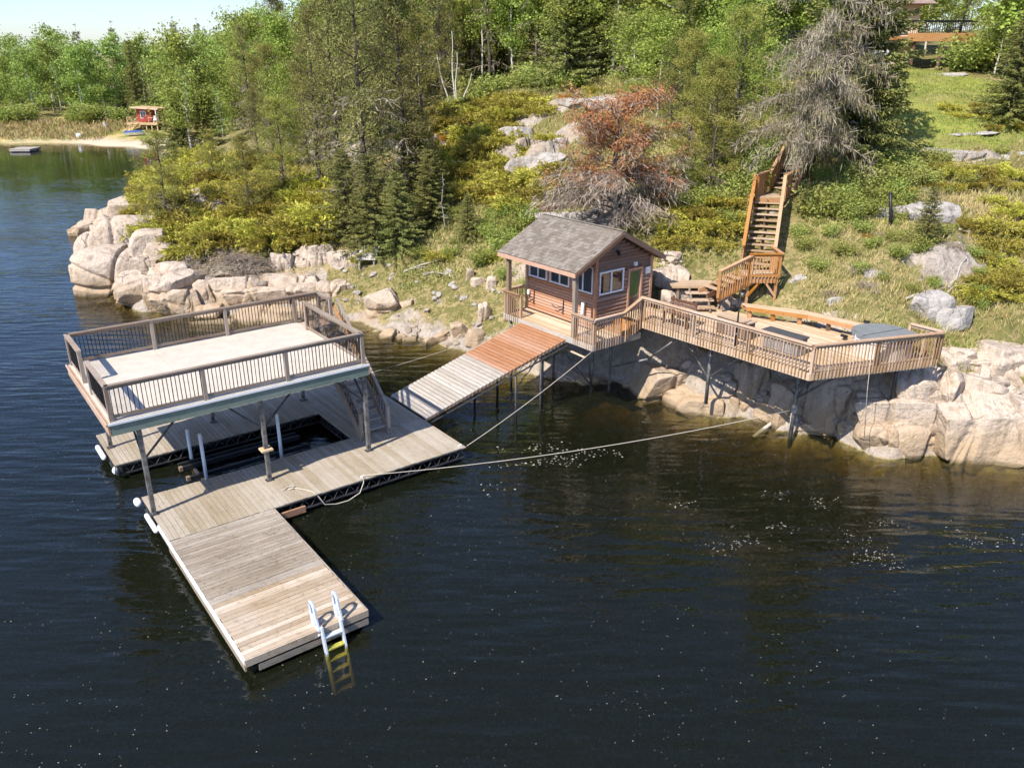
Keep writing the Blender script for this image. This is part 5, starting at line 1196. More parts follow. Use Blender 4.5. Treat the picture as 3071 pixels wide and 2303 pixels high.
def spruce(seed, H=8.0, R=.26, dens=1.0, mat='spruce_needle', droop=.5, rag=.35, prof=.85):
    rs = np.random.RandomState(seed); tp = trunk_pts(H * .98, rs, .01); r0 = .013 * H
    mb = MB().tube(tp, [r0 * (1 - .93 * i / 9) for i in range(10)], 6); lv = Leaves(); nw = 30
    for w in range(nw):
        t = .03 + .93 * (w / nw) ** .95; m_ = int(9 * (1 - .55 * t))
        for k in range(m_):
            a = 2 * PI * (k + rs.rand() * .8) / m_ + w * .7; ln = H * R * (1 - t) ** prof * rs.uniform(1 - rag, 1 + rag * .5) + .02 * H; p = tpos(tp, t + rs.uniform(-.012, .012))
            c = curve(p, (math.cos(a), math.sin(a), .25 - .25 * (1 - t)), ln, 5, droop * (1.1 - t), droop * 1.1, rs, .05)
            mb.tube(c[:4], [r0 * .16, r0 * .12, r0 * .08, r0 * .04], 3, cap=False); tb = rs.uniform(-.25, .25)
            n = max(6, int((16 + 105 * ln / (H * R)) * dens)); f = rs.uniform(.12, 1, n) * 4.999; i = f.astype(int); P = c[i] + (c[i + 1] - c[i]) * (f - i)[:, None]
            side = np.array([-math.sin(a), math.cos(a), 0]); D = nrm(c[i + 1] - c[i]) * .8 + side * rs.choice([-1, 1], n)[:, None] * rs.uniform(.2, 1.1, n)[:, None] + np.array([0, 0, -.25]) + rdir(rs, n) * .35
            lv.add(P + rs.normal(size=(n, 3)) * .006 * H, D, (.019 * H + .06) * rs.uniform(.6, 1.3, n) * (1.15 - f / 9), .0045 * H + .022, rs, np.clip(rs.beta(2, 2.4, n) + tb + .25 * (f / 5 - .5), 0, 1), bend=.15)
    tufts(lv, (tp[-1][0], tp[-1][1], H * .985), .006 * H, 16, .03 * H, .05, rs, (0, 0, 1.5))
    return H, ('trunk', mb.mesh('trunk', 'bark_dark', smooth=True)), ('crown', lv.mesh('crown', mat))
def lichen_tree(seed, H=11.0):
    rs = np.random.RandomState(seed); a0 = .25
    tp = [(math.cos(a0) * .12 * H * (t ** 1.3) + .05 * math.sin(t * 9), math.sin(a0) * .05 * H * t, H * t) for t in np.linspace(-.02, 1, 12)]
    mb = MB().tube(tp, [.021 * H * (1 - .7 * i / 11) for i in range(12)], 8); lv = Leaves(); tw = Leaves(); fo = Leaves()
    for k in range(62):
        t = rs.choice([rs.uniform(.2, .34), rs.uniform(.34, .62), rs.uniform(.5, 1.0)]); p = tpos(tp, t); a = rs.uniform(0, 2 * PI)
        ln = H * rs.uniform(.08, .28) * (1.1 - .4 * t); c = curve(p, (math.cos(a), math.sin(a), .25), ln, 6, .55, -.5, rs, .1)
        mb.tube(c, [.035, .03, .025, .02, .014, .008], 4, cap=False); tb = rs.uniform(-.3, .2)
        for j in range(1, 7):
            n = rs.poisson(30); P = c[j] + rs.normal(size=(n, 3)) * np.array([.21, .21, .15]); D = rdir(rs, n) * .38 + np.array([math.cos(a) * .18, math.sin(a) * .18, -1.0])
            lv.add(P, D, rs.uniform(.12, .48, n), .026, rs, np.clip(rs.beta(2, 2, n) + tb, 0, 1)); q = 8; tw.add(np.repeat(c[j:j + 1], q, 0), nrm(rdir(rs, q) + np.array([math.cos(a) * .7, math.sin(a) * .7, -.3])), rs.uniform(.3, .7, q), .03, rs, rs.uniform(0, .5, q))
            if rs.rand() < .5:
                for _ in range(2): tufts(fo, c[j] + rs.normal(size=3) * .16, .12, 16, .15, .035, rs, (0, 0, .2), -.1)
    return H, ('trunk', mb.mesh('trunk', 'bark_grey', smooth=True)), ('lichen', lv.mesh('lichen', 'lichen_twig')), ('dead_twigs', tw.mesh('dead_twigs', 'grey_twig')), ('crown', fo.mesh('crown', 'spruce_needle'))
def orange_pine(seed, H=7.0):
    rs = np.random.RandomState(seed); tp = trunk_pts(H * .85, rs, .05); mb = MB().tube(tp, [.022 * H * (1 - .75 * i / 9) for i in range(10)], 7); lv = Leaves(); tw = Leaves()
    for k in range(84):
        t = rs.uniform(.14, .5) if k % 2 else rs.uniform(.4, .98); p = tpos(tp, t); a = rs.uniform(0, 2 * PI); ln = H * rs.uniform(.24, .47) * (1.12 - .5 * t)
        c = curve(p, (math.cos(a), math.sin(a), .15 + .5 * t), ln, 6, .5 if t < .5 else .25, -.2 if t < .45 else .3, rs, .14); mb.tube(c, [.05, .042, .035, .025, .016, .01], 4, cap=False)
        for j in range(2, 7):
            if c[j][2] > H * (.4 + rs.normal() * .1):
                for _ in range(rs.poisson(4.4)): tufts(lv, c[j] + rs.normal(size=3) * .22, .1, 16, .14, .038, rs, (0, 0, .4), rs.uniform(-.3, .2))
            n = rs.poisson(26 if t < .5 else 9); P = c[j] + rs.normal(size=(n, 3)) * .16; tw.add(P, rdir(rs, n) * .7 + np.array([math.cos(a) * .4, math.sin(a) * .4, -.75]), rs.uniform(.2, .6, n), .03, rs)
    return H, ('trunk', mb.mesh('trunk', 'bark_grey', smooth=True)), ('crown', lv.mesh('crown', 'orange_needle')), ('dead_twigs', tw.mesh('dead_twigs', 'grey_twig'))
def juniper(seed, R=1.0, mat='juniper_leaf', dens=1.0, hgt=.55):
    rs = np.random.RandomState(seed); lv = Leaves()
    for k in range(72):
        a = rs.uniform(0, 2 * PI); r = R * .5 * rs.rand() ** .6; el = rs.uniform(.2, .95); p = (math.cos(a) * r * .6, math.sin(a) * r * .6, .05 + hgt * R * .35 * (1 - r / R))
        az = a + rs.normal() * .35; c = curve(p, (math.cos(az), math.sin(az), el), R * rs.uniform(.5, .95), 5, .75, .1, rs, .08); tb = rs.uniform(-.3, .28)
        n = int(46 * dens); f = (rs.rand(n) ** .7) * 4.999; i = f.astype(int); P = c[i] + (c[i + 1] - c[i]) * (f - i)[:, None] + rs.normal(size=(n, 3)) * .035 * R
        D = nrm(c[i + 1] - c[i]) + rdir(rs, n) * .75 + np.array([0, 0, .3]); lv.add(P, D, rs.uniform(.08, .19, n) * (.55 + .45 * R), .042, rs, np.clip(rs.beta(2, 2, n) + tb + .15 * (f / 5 - .5), 0, 1))
    return lv.mesh('juniper', mat)
def bush(seed, R=1.0, mat='bush_leaf', n=1700, leaf=.12):
    rs = np.random.RandomState(seed); lv = Leaves(); mb = MB()
    for k in range(16):
        a = rs.uniform(0, 2 * PI); c = curve((0, 0, 0), (math.cos(a) * .6, math.sin(a) * .6, 1), R * rs.uniform(.6, 1.35), 5, .2, 0, rs, .15); mb.tube(c, [.025, .02, .016, .012, .008, .005], 4, cap=False); tb = rs.uniform(-.25, .25)
        for j in (2, 3, 4, 5):
            q = n // 64; P = c[j] + rs.normal(size=(q, 3)) * .2 * R; D = rdir(rs, q); D[:, 2] += .2; lv.add(P, D, leaf * rs.uniform(.6, 1.4, q), leaf * .7, rs, np.clip(rs.beta(2, 2, q) + tb, 0, 1))
    return mb.mesh('stems', 'bark_grey'), lv.mesh('leaves', mat)
def brush(seed, R=1.0):
    rs = np.random.RandomState(seed); lv = Leaves()
    for k in range(90):
        a = rs.uniform(0, 2 * PI); c = curve((rs.normal() * .25 * R, rs.normal() * .25 * R, .1), (math.cos(a), math.sin(a), rs.uniform(.0, .7)), R * rs.uniform(.4, 1), 5, .7, 0, rs, .2)
        for j in range(5):
            lv.add(c[j:j + 1], c[j + 1:j + 2] - c[j:j + 1], R * .24, .022, rs); n = 4; lv.add(np.repeat(c[j + 1:j + 2], n, 0), nrm(rdir(rs, n) + (c[j + 1] - c[j]) * 3), rs.uniform(.1, .32, n) * R, .018, rs)
    return lv.mesh('dead_brush', 'grey_twig')
PROTO = {
 'aspen': [('t', aspen(11 + i, 10.0)) for i in range(4)], 'faraspen': [('t', aspen(31 + i, 13.0, .34, 3400, mat='far_leaf', wide=1.25, low=.12)) for i in range(3)],
 'pine': [('p', pine(51 + i, dens=.95, mat='dark_needle')) for i in range(4)], 'bushpine': [('p', pine(55 + i, bare=.12, spread=.27, nb=74, dens=1.5, top_round=.45)) for i in range(3)], 'tallpine': [('p', pine(61, bare=.52, spread=.17, nb=44)), ('p', pine(62, bare=.5, spread=.16, nb=40))],
 'bigspruce': [('p', spruce(75, 12.0, .235, 2.6, rag=.3, prof=.6))], 'spruce': [('p', spruce(71 + i)) for i in range(3)], 'narrow': [('p', spruce(81, 12.0, .15, .7)), ('p', spruce(82, 12.0, .17, .7))],
 'lichen': [('p', lichen_tree(91))], 'orange': [('p', orange_pine(94))],
}
JUN = [juniper(101 + i) for i in range(5)]; RUST = [juniper(111, mat='rust_leaf')]; BUSH = [bush(121 + i) for i in range(3)]; BRUSH = [brush(131 + i) for i in range(3)]
def put_tree(kind, x, y, h, label, group=None, i=None, name=None, rz=None, wide=1.0):
    P = PROTO[kind]; tpe, pr = P[rnd.randrange(len(P)) if i is None else i % len(P)]; s = h / pr[0]
    e = bpy.data.objects.new(name or {'faraspen': 'aspen_tree', 'aspen': 'aspen_tree', 'pine': 'pine_tree', 'bushpine': 'pine_tree', 'tallpine': 'pine_tree', 'spruce': 'spruce_tree', 'bigspruce': 'spruce_tree', 'narrow': 'spruce_tree', 'lichen': 'dead_tree', 'orange': 'dying_pine'}[kind], None)
    COL.objects.link(e); e.location = (x, y, gz1(x, y) - .08); e.rotation_euler = (0, 0, rnd.uniform(0, 2 * PI) if rz is None else rz); e.scale = (s * wide, s * wide, s); tag(e, label, 'tree', group)
    parts = pr[1:] if tpe == 'p' else (('trunk', pr[1]), ('crown', pr[2]))
    for nm, me in parts:
        q = link(nm, me, e)
        if nm in ('dead_branches', 'dead_twigs', 'lichen'): q['kind'] = 'stuff'
    return e
HERO = [
('pine', -7.9, 46.2, 15.0, 'tallest dark pine with a long bare trunk on the slope left of the cabin', None),
('pine', -6.3, 47.0, 12.2, 'dark pine standing just right of the tallest pine left of the cabin', None),
('pine', -9.8, 48.6, 12.5, 'olive pine just left of the tallest pine left of the cabin', None),
('pine', -12.2, 52.9, 10.6, 'bushy olive pine in the middle of the headland', None),
('pine', -20.6, 48.8, 5.6, 'small rounded pine nearest the tip of the granite point', None),
('pine', -15.7, 48.9, 4.9, 'broad low pine in the junipers of the headland', None),
('pine', -14.1, 51.7, 6.1, 'pine with a bare lower trunk among the headland junipers', None),
('pine', -20.5, 57.1, 4.0, 'small pine behind the rounded pine of the granite point', None),
('pine', -13.8, 57.3, 6.6, 'middle-sized pine behind the headland junipers', None),
('pine', -18.8, 66.6, 7.5, 'slim pine at the back of the headland juniper patch', None),
('pine', -5.9, 56.1, 7.6, 'leaning pine behind the yellow-orange juniper patch', None),
('pine', -5.3, 66.2, 11.2, 'dark pine behind the white dead birch stems', None),
('tallpine', -1.8, 72.9, 13.0, 'tall pine with a long reddish trunk right of the white dead stems', None),
('tallpine', 2.0, 70.5, 12.0, 'tall pine with a straight bare trunk above the grey ledge', None),
('pine', 8.8, 37.4, 6.0, 'green pine between the orange dead tree and the staircase', None),
('pine', 10.2, 39.5, 6.9, 'pine above the staircase left of the lichen-draped tree', None),
('pine', 8.4, 40.5, 5.9, 'pine right behind the orange dead tree', None),
('bigspruce', 15.5, 39.4, 13.0, 'large dense dark spruce beside the lichen-draped dead tree', None),
('spruce', 16.1, 31.6, 2.6, 'small spruce alone on the dry grass slope right of the staircase', None),
('spruce', 26.0, 44.8, 5.7, 'bushy spruce at the right edge of the lawn', None),
('spruce', -2.3, 42.6, 2.6, 'small young spruce on the bank left of the cabin roof', None),
('spruce', -6.0, 43.3, 4.6, 'spreading spruce with pale drooping boughs above the tilted stand', None),
('spruce', -4.5, 45.2, 4.6, 'dark spruce between the spreading spruce and the small young spruce', None),
('spruce', -9.2, 45.4, 5.2, 'dark spruce left of the tallest pine at the juniper edge', None),
('spruce', -5.4, 47.0, 6.2, 'dark spruce behind the spreading spruce right of the tall pines', None),
('spruce', -7.6, 44.1, 5.7, 'dark spruce at the foot of the tallest pine', None),
('spruce', 3.9, 61.7, 8.6, 'dark pointed spruce at the edge of the aspen wood', None),
('spruce', -33.0, 84.0, 7.5, 'slim olive spruce at the back left of the headland', None),
('lichen', 12.1, 35.6, 11.2, 'dead spruce hung with grey lichen beside the upper stairs', None),
('orange', 4.9, 36.9, 6.3, 'dying pine with rust-orange crown behind the cabin', None),
('bush', 12.8, 34.2, 2.1, 'bright green leafy shrub at the foot of the lichen-draped tree', None),
('snag', -4.1, 62.0, 5.5, 'cluster of white dead birch stems on the open slope', None),
('snag2', -31.0, 86.0, 6.0, 'single white dead birch trunk at the back of the headland', None),
('deadlow', -3.7, 44.1, 3.1, 'small bare grey dead sapling in the dark shade left of the cabin', None)]
SC = {
'J1': [(-21.0,52.4),(-18.3,49.5),(-19.3,64.7),(-25.7,65.8),(-12.8,50.7),(-17.8,60.1),(-14.0,45.5),(-15.7,47.0),(-18.3,63.8),(-13.4,49.0),(-13.1,45.5),(-17.0,46.4),(-15.9,44.6),(-37.0,88.2),(-16.7,55.3),(-17.9,54.0),(-17.1,59.2),(-11.6,49.1),(-15.9,57.1),(-12.5,49.2),(-33.8,88.7),(-22.9,65.1),(-18.5,47.1),(-15.1,54.0),(-28.1,74.8),(-23.9,58.4),(-17.4,44.6),(-12.4,52.3),(-17.6,50.9),(-14.8,49.1),(-15.8,48.8),(-11.4,50.0),(-16.9,47.4),(-24.2,60.9),(-26.1,57.2),(-15.7,51.5),(-13.6,47.1),(-13.3,44.6),(-22.2,55.9),(-21.4,58.4),(-22.0,57.4),(-24.1,63.7),(-14.3,55.6),(-17.2,61.2),(-35.2,88.9),(-19.5,60.2),(-12.1,45.9),(-27.7,67.7),(-12.6,48.3),(-13.8,53.3),(-30.3,71.7),(-20.5,55.2),(-19.2,54.2),(-14.9,50.4),(-22.6,58.7),(-17.4,56.1),(-11.3,47.5),(-10.7,45.3),(-27.3,66.1),(-16.6,54.4),(-18.6,46.0),(-15.3,46.1),(-20.1,47.5),(-10.9,46.2),(-40.2,91.0),(-18.5,52.2),(-25.5,58.3),(-24.1,56.1),(-14.9,53.0),(-19.4,55.3),(-20.2,59.2),(-26.6,60.5),(-16.3,45.3),(-13.6,50.3),(-37.6,85.4),(-28.2,71.8),(-20.0,49.9),(-15.8,58.3),(-16.6,48.5),(-21.6,49.0),(-28.1,68.8),(-21.1,51.3),(-23.6,62.7),(-18.8,48.1),(-24.9,60.2)],
'J2': [(-2.6,47.8),(-1.2,49.1),(-1.2,46.1),(-1.1,47.4),(-1.4,55.5),(-3.4,49.1),(0.6,43.3),(-4.4,57.7),(-3.9,49.7),(2.0,42.6),(-2.9,53.2),(1.2,56.3),(-3.2,54.6),(-0.2,47.2),(-1.6,51.1),(-3.8,51.3),(-0.7,57.1),(1.4,44.7),(0.4,45.1),(-3.1,48.4),(-1.1,53.0),(1.0,46.1),(-0.4,55.6),(0.5,56.1),(-0.1,48.8),(-3.2,58.4),(-1.0,54.8),(-2.3,46.7),(-5.3,58.3),(-6.0,64.8),(-4.6,59.7),(-2.2,57.0),(-0.1,46.4),(-0.8,50.8),(-4.0,52.4),(-0.3,44.1),(-4.4,63.9),(0.9,55.5),(2.7,44.1),(-5.9,61.0),(-4.4,53.2),(-0.1,54.5),(1.8,54.5),(-1.5,56.3),(-1.5,52.4),(1.0,57.3),(-2.0,52.9),(-4.5,63.2),(0.1,52.0),(-3.7,56.9),(-2.9,60.4),(-2.9,50.3),(-5.1,55.6),(-2.5,49.0),(-3.7,59.1),(1.0,47.1),(-2.7,54.0),(-4.3,50.8),(-0.2,59.3),(1.3,43.6),(-1.7,58.4),(-2.5,51.9),(-4.0,55.5),(-1.9,59.3),(-0.8,48.2),(-2.5,58.0),(-2.9,52.5),(2.3,43.4),(3.0,42.9),(-1.7,53.7),(-5.5,57.5),(-4.0,60.6),(-0.6,53.8),(-0.6,51.5),(0.1,58.5)],
'J3': [(8.3,35.1),(8.2,36.3),(8.5,33.7),(6.8,35.5),(7.7,35.6),(9.6,36.1),(7.5,34.4),(7.0,37.2),(9.0,34.5),(6.8,34.6),(9.2,36.6),(6.8,36.4),(8.8,35.6),(9.4,35.1),(7.6,36.9),(7.5,36.2)],
'J4': [(25.2,45.7),(25.3,44.8),(25.7,47.3),(26.7,44.6),(24.2,47.6),(26.1,44.1),(24.7,43.9),(24.0,45.9),(23.8,46.6),(25.7,46.4),(22.8,37.1),(21.0,38.4),(22.0,36.9),(20.3,38.0),(22.8,37.9),(19.2,38.2),(19.3,36.4),(18.9,37.5),(21.9,38.4),(21.2,37.2),(19.8,37.3),(20.1,36.4),(18.7,36.7),(20.9,37.8),(18.8,32.1),(19.1,33.4),(18.9,31.3),(20.6,33.1),(21.6,34.8),(20.0,34.1),(19.8,33.0),(20.2,31.9),(20.9,34.3),(19.4,32.3),(18.9,30.6),(17.3,29.2),(19.5,30.7),(18.9,30.0),(17.7,29.7),(18.3,29.5),(18.2,30.4),(18.2,29.0),(18.9,29.5)],
'B1': [(14.9,36.2),(12.7,34.8),(17.4,36.7),(13.8,35.3),(15.8,36.5),(19.0,38.0),(13.8,33.8),(18.5,37.0),(15.7,35.4),(18.7,38.9),(15.0,34.2),(16.6,36.0),(17.6,37.8),(14.8,35.4),(16.6,37.0),(19.6,38.7),(15.4,37.2),(14.2,34.5),(14.1,36.1),(16.5,35.2),(16.6,37.8),(15.8,34.6)],
'B2': [(0.2,41.3),(-0.6,40.7),(-0.7,43.3),(0.3,41.9),(-1.1,43.8),(-0.7,41.5),(0.6,42.6),(0.2,40.4),(-1.1,42.0),(-0.5,42.4),(-1.2,40.3),(-1.5,43.2),(0.9,41.6),(-0.1,43.0)],
'B3': [(9.2,39.7),(7.8,37.1),(8.2,39.6),(11.2,38.0),(10.6,39.7),(9.7,37.2),(11.7,40.0),(10.3,36.4),(8.0,38.9),(8.0,37.9),(11.4,39.1),(8.9,38.3),(8.9,37.1),(10.5,37.1),(10.0,38.3),(9.7,39.2),(8.3,36.6),(9.4,36.5),(10.8,38.7),(8.9,39.0),(11.1,40.4),(9.8,40.1),(12.1,40.7),(10.5,37.8)],
'B4': [(14.8,30.7),(17.7,30.3),(14.2,32.9),(16.4,31.7),(15.6,31.0),(18.0,31.3),(18.6,29.4),(15.1,32.1),(12.8,32.7),(13.0,31.4),(11.8,33.5),(11.7,32.4),(17.3,29.3),(15.6,29.7),(16.0,32.4),(13.9,29.9),(17.4,32.9),(14.7,29.1),(14.2,32.0),(18.8,31.5),(12.6,33.6),(11.9,31.1),(13.2,30.4),(16.1,34.0),(15.5,33.3),(16.4,33.2)],
'D1': [(-19.2,44.8),(-13.9,43.3),(-17.4,44.7),(-19.7,45.6),(-16.5,44.5),(-16.6,43.2),(-17.8,43.6),(-14.8,43.2),(-13.7,42.8),(-17.9,45.3),(-14.9,43.9),(-14.0,43.8),(-18.1,44.7),(-16.7,43.9),(-15.7,43.1),(-16.8,44.9),(-14.3,43.0),(-19.2,45.4),(-15.7,44.1),(-17.5,44.1)],
'R1': [(-5.3,56.5),(-4.0,53.7),(-3.5,53.5),(-3.3,53.0),(-0.2,44.6),(-0.3,45.0),(-0.7,45.2),(-0.2,46.7),(-0.7,47.3)]}
for j, (kind, x, y, h, label, group) in enumerate(HERO):
    if kind == 'pine' and h < 8: kind = 'bushpine'
    if kind in PROTO:
        e = put_tree(kind, x, y, h, label, group, j, rz=.0 if kind == 'lichen' else None, wide={'orange': 1.35, 'bigspruce': 1.0, 'spruce': 1.4 if h > 3 else 1.3, 'bushpine': 1.15}.get(kind, 1.0))
    elif kind == 'bush':
        e = bpy.data.objects.new('leafy_shrub', None); COL.objects.link(e); e.location = (x, y, gz1(x, y)); e.scale = (1.1,) * 3; tag(e, label, 'shrub'); link('stems', BUSH[0][0], e); link('leaves', BUSH[0][1], e)
    else:
        rs = np.random.RandomState(200 + j); z = gz1(x, y); e = Thing('dead_tree', label, 'tree', base=(x, y, z))
        stems = {'snag': [(-.9, 0, .72), (-.1, .1, 1.0), (.15, 0, .75), (.9, -.1, .5)], 'snag2': [(0, 0, 1.0)], 'deadlow': [(0, 0, 1.0)]}[kind]
        for dx, dy, f in stems:
            pts = [(x + dx * .3 + dx * 1.1 * t + .06 * math.sin(9 * t + dx), y + dy * t, z - .1 + h * f * t) for t in np.linspace(0, 1, 7)]
            r = .075 if kind != 'deadlow' else .03; e.tube('stem', pts, [r * (1 - .8 * i / 6) for i in range(7)], 'bark_white' if kind != 'deadlow' else 'dead_wood', 6)
        n = 6 if kind != 'deadlow' else 26
        for k in range(n):
            t = rs.uniform(.35, .95) if kind != 'deadlow' else rs.uniform(.15, .95); dx, dy, f = stems[k % len(stems)]; a = rs.uniform(0, 2 * PI)
            p = (x + dx * .3 + dx * 1.1 * t + .06 * math.sin(9 * t + dx), y + dy * t, z - .1 + h * f * t); c = curve(p, (math.cos(a), math.sin(a), .5 if kind != 'deadlow' else -.1), h * .12 * rs.uniform(.5, 1.1) * (1.2 - t if kind == 'deadlow' else 1), 4, .1, .2, rs, .1)
            e.tube('branch', c, [.02, .016, .012, .008, .004], 'bark_white' if kind != 'deadlow' else 'dead_wood', 4)
# woods
def wood_fill(rects, kinds, n, hr, mind, labels, group, avoid=lambda x, y: False, seed=1, wide=1.0):
    r = random.Random(seed); pts = []; tr = 0
    while len(pts) < n and tr < 5000:
        tr += 1; x0, x1, y0, y1 = r.choice(rects); y = r.uniform(y0, y1); x = r.uniform(x0, x1)
        if any(math.hypot(x - a, y - b_) < mind for a, b_ in pts) or avoid(x, y): continue
        if gz1(x, y) < .6: continue
        pts.append((x, y)); k = r.choice(kinds); put_tree(k, x, y, r.uniform(*hr) * (1.1 if k in ('narrow',) else .8 if k == 'spruce' else 1), labels[k], group, wide=wide)
lab = lambda place: {'aspen': 'leafy aspen with a thin pale trunk ' + place, 'faraspen': 'full-crowned aspen ' + place, 'pine': 'olive-green pine ' + place, 'spruce': 'dark broad spruce ' + place, 'narrow': 'dark slender pointed spruce ' + place, 'tallpine': 'tall bare-trunked pine ' + place}
view = lambda x, y: x / y
wood_fill([(4, 19, 61, 70), (2, 22, 70, 90), (10, 18, 50, 60)], ['aspen'] * 5 + ['pine'], 78, (7, 12.5), 1.5, lab('in the wood on the hill above the staircase'), 'wood on the hill above the staircase', lambda x, y: (x > 17.2 and y < 80) or (x / y > .25 and y < 62) or y < 52 + (x < 8) * 8, 21, 1.25)
wood_fill([(7, 13, 44, 54)], ['aspen', 'aspen', 'pine'], 9, (4, 6.5), 1.4, lab('of the low thicket between orange tree and wood'), 'thicket above the cabin', seed=22, wide=1.3)
wood_fill([(-12, 3, 72, 95)], ['pine', 'aspen', 'aspen', 'aspen', 'aspen', 'spruce', 'tallpine'], 44, (8, 13), 1.8, lab('on the ridge behind the white dead stems'), 'trees on the ridge', seed=23)
wood_fill([(-33, -9, 66, 112)], ['pine', 'pine', 'aspen', 'aspen', 'aspen', 'narrow', 'spruce'], 62, (8, 12.5), 1.9, lab('in the wood at the back of the headland'), 'wood at the back of the headland', lambda x, y: x / y < -.395 or (y < 78 and x < -17), 24, 1.1)
wood_fill([(-18, -8, 54, 68)], ['pine', 'pine', 'spruce', 'aspen'], 12, (5, 9), 1.8, lab('in the middle of the headland slope'), 'trees on the headland slope', seed=29)
wood_fill([(-125, -40, 151, 185)], ['faraspen'] * 5 + ['narrow'] * 2, 92, (7, 14.5), 3.0, lab('in the wood across the bay'), 'wood across the bay', lambda x, y: (-66 < x < -54 and y < 152), 25)
wood_fill([(33.5, 50, 52, 78), (30, 38, 78, 90)], ['aspen', 'aspen', 'pine'], 24, (7, 11), 2.0, lab('beside the hilltop house'), 'trees beside the hilltop house', seed=26, wide=1.3)
for x_, y_, h_ in ((32.9, 59.5, 5.0), (34.0, 60.5, 6.0), (34.8, 62, 7), (19.5, 62.5, 7.5), (21.5, 63.5, 8), (17.8, 62, 8), (24.0, 64.5, 7)): put_tree('aspen', x_, y_, h_, 'aspen', 'trees beside the hilltop house', wide=1.5)
wood_fill([(27.5, 34, 43, 50)], ['pine', 'spruce'], 5, (4, 6), 1.6, lab('right of the lawn near the picture edge'), 'trees right of the lawn', lambda x, y: x / y < .6, seed=28)
wood_fill([(-48, 75, 118, 150)], ['faraspen', 'faraspen', 'narrow'], 60, (11, 15), 3.6, lab('in the far wood behind the hill'), 'far wood behind the hill', lambda x, y: x / y < -.36, 27)
# shrubs
def put_shrub(me, x, y, s, name, label, group, cat='shrub', sink=.05, flat=1.0):
    o = link(name, me, None, (x, y, gz1(x, y) - sink), (rnd.uniform(-.12, .12), rnd.uniform(-.12, .12), rnd.uniform(0, 6.28)), (s, s, s * flat)); tag(o, label, cat, group); return o
for key, (lo, hi), labj, grp in (('J1', (1.0, 1.9), 'spreading yellow-green juniper on the headland above the granite', 'junipers of the headland'), ('J2', (.9, 1.7), 'spreading juniper on the open slope above the cabin', 'junipers above the cabin'), ('J3', (.8, 1.3), 'bright yellow-green juniper between cabin and staircase', 'junipers beside the staircase'), ('J4', (.45, .95), 'low juniper on the rocky slope right of the staircase', 'junipers of the right slope')):
    for x, y in SC[key]: put_shrub(rnd.choice(JUN), x, y, rnd.uniform(lo, hi), 'juniper_bush', labj, grp)
for x, y in SC['R1']: put_shrub(RUST[0], x, y, rnd.uniform(.4, .7), 'juniper_bush', 'dying juniper with orange foliage on the slope above the cabin', 'orange junipers')
for x, y in SC['D1']: put_shrub(rnd.choice(BRUSH), x, y, rnd.uniform(.9, 1.5), 'dead_brush', 'tangle of dead grey twigs on the granite shelf of the headland', 'dead brush on the headland', flat=.6)
def put_bush(x, y, s, label, group):
    st, lv = rnd.choice(BUSH); e = bpy.data.objects.new('leafy_shrub', None); COL.objects.link(e); e.location = (x, y, gz1(x, y) - .05); e.rotation_euler = (0, 0, rnd.uniform(0, 6.28)); e.scale = (s, s, s * .8); tag(e, label, 'shrub', group)
    link('stems', st, e); link('leaves', lv, e)
for key, (lo, hi), labj, grp in (('B1', (.6, 1.1), 'green leafy shrub below the large dark spruce', 'shrubs below the big spruce'), ('B2', (.5, .9), 'leafy shrub at the left wall of the cabin', 'shrubs left of the cabin'), ('B3', (.6, 1.2), 'leafy shrub on the slope left of the staircase', 'shrubs left of the staircase'), ('B4', (.3, .6), 'low leafy shrub in the dry grass right of the staircase', 'shrubs in the dry grass')):
    for x, y in SC[key]: put_bush(x, y, rnd.uniform(lo, hi), labj, grp)
r_ = random.Random(40)
for k in range(46):
    x = r_.uniform(-122, -42); y = r_.uniform(147.5, 151.5)
    if -65 < x < -55: y += 4
    put_bush(x, y, r_.uniform(1.8, 3.2), 'rounded light green bush at the edge of the wood across the bay', 'bushes across the bay')
for x, y, s in ((-10.5, 44.0, .6), (-5, 42.4, .6), (-3.2, 41.8, .6), (-.3, 38.5, .6), (.8, 36.5, .55), (1.6, 35.6, .6), (-1.5, 40.2, .7)): put_bush(x, y, s, 'small green shrub on the bank between spruces and cabin', 'shrubs on the bank')

# understory of the woods, and mixed scrub on the open hill
def scrub(n, box, seed, pick, avoid, labels, group):
    r = random.Random(seed)
    for k in range(n):
        x = r.uniform(box[0], box[1]); y = r.uniform(box[2], box[3])
        if avoid(x, y) or gz1(x, y) < .8: continue
        q = r.choice(pick); s = r.uniform(*q[1])
        if q[0] == 'b': put_bush(x, y, s, labels, group)
        else: put_shrub(r.choice({'j': JUN, 'd': BRUSH, 'r': RUST}[q[0]]), x, y, s, {'j': 'juniper_bush', 'd': 'dead_brush', 'r': 'juniper_bush'}[q[0]], labels, 'orange junipers' if q[0] == 'r' else group, flat=.7 if q[0] == 'd' else 1)
no1 = lambda x, y: not bool(nodeck(np.array([x]), np.array([y]))[0])
def nodeck(x, y):
    u, v = to_cab(x, y); return ~((u > -5.0) & (u < 1.6) & (v > -2) & (v < 3.6)) & ~inpoly(u, v, [(-.4, .9), (-.4, 3.2)] + [(a * 1.06, b_ * 1.05) for a, b_ in DECK[2:]]) & ~((np.abs(x - (9.6 + (y - 30.2) * .38)) < 1.3) & (y > 29.5) & (y < 42.5)) & ~((x > 5.5) & (x < 8.6) & (y > 29) & (y < 32.5))
scrub(46, (-12, 20, 58, 72), 61, [('b', (1.0, 1.9))], lambda x, y: x > 17 and y > 60, 'green undergrowth', 'undergrowth of the hill wood')
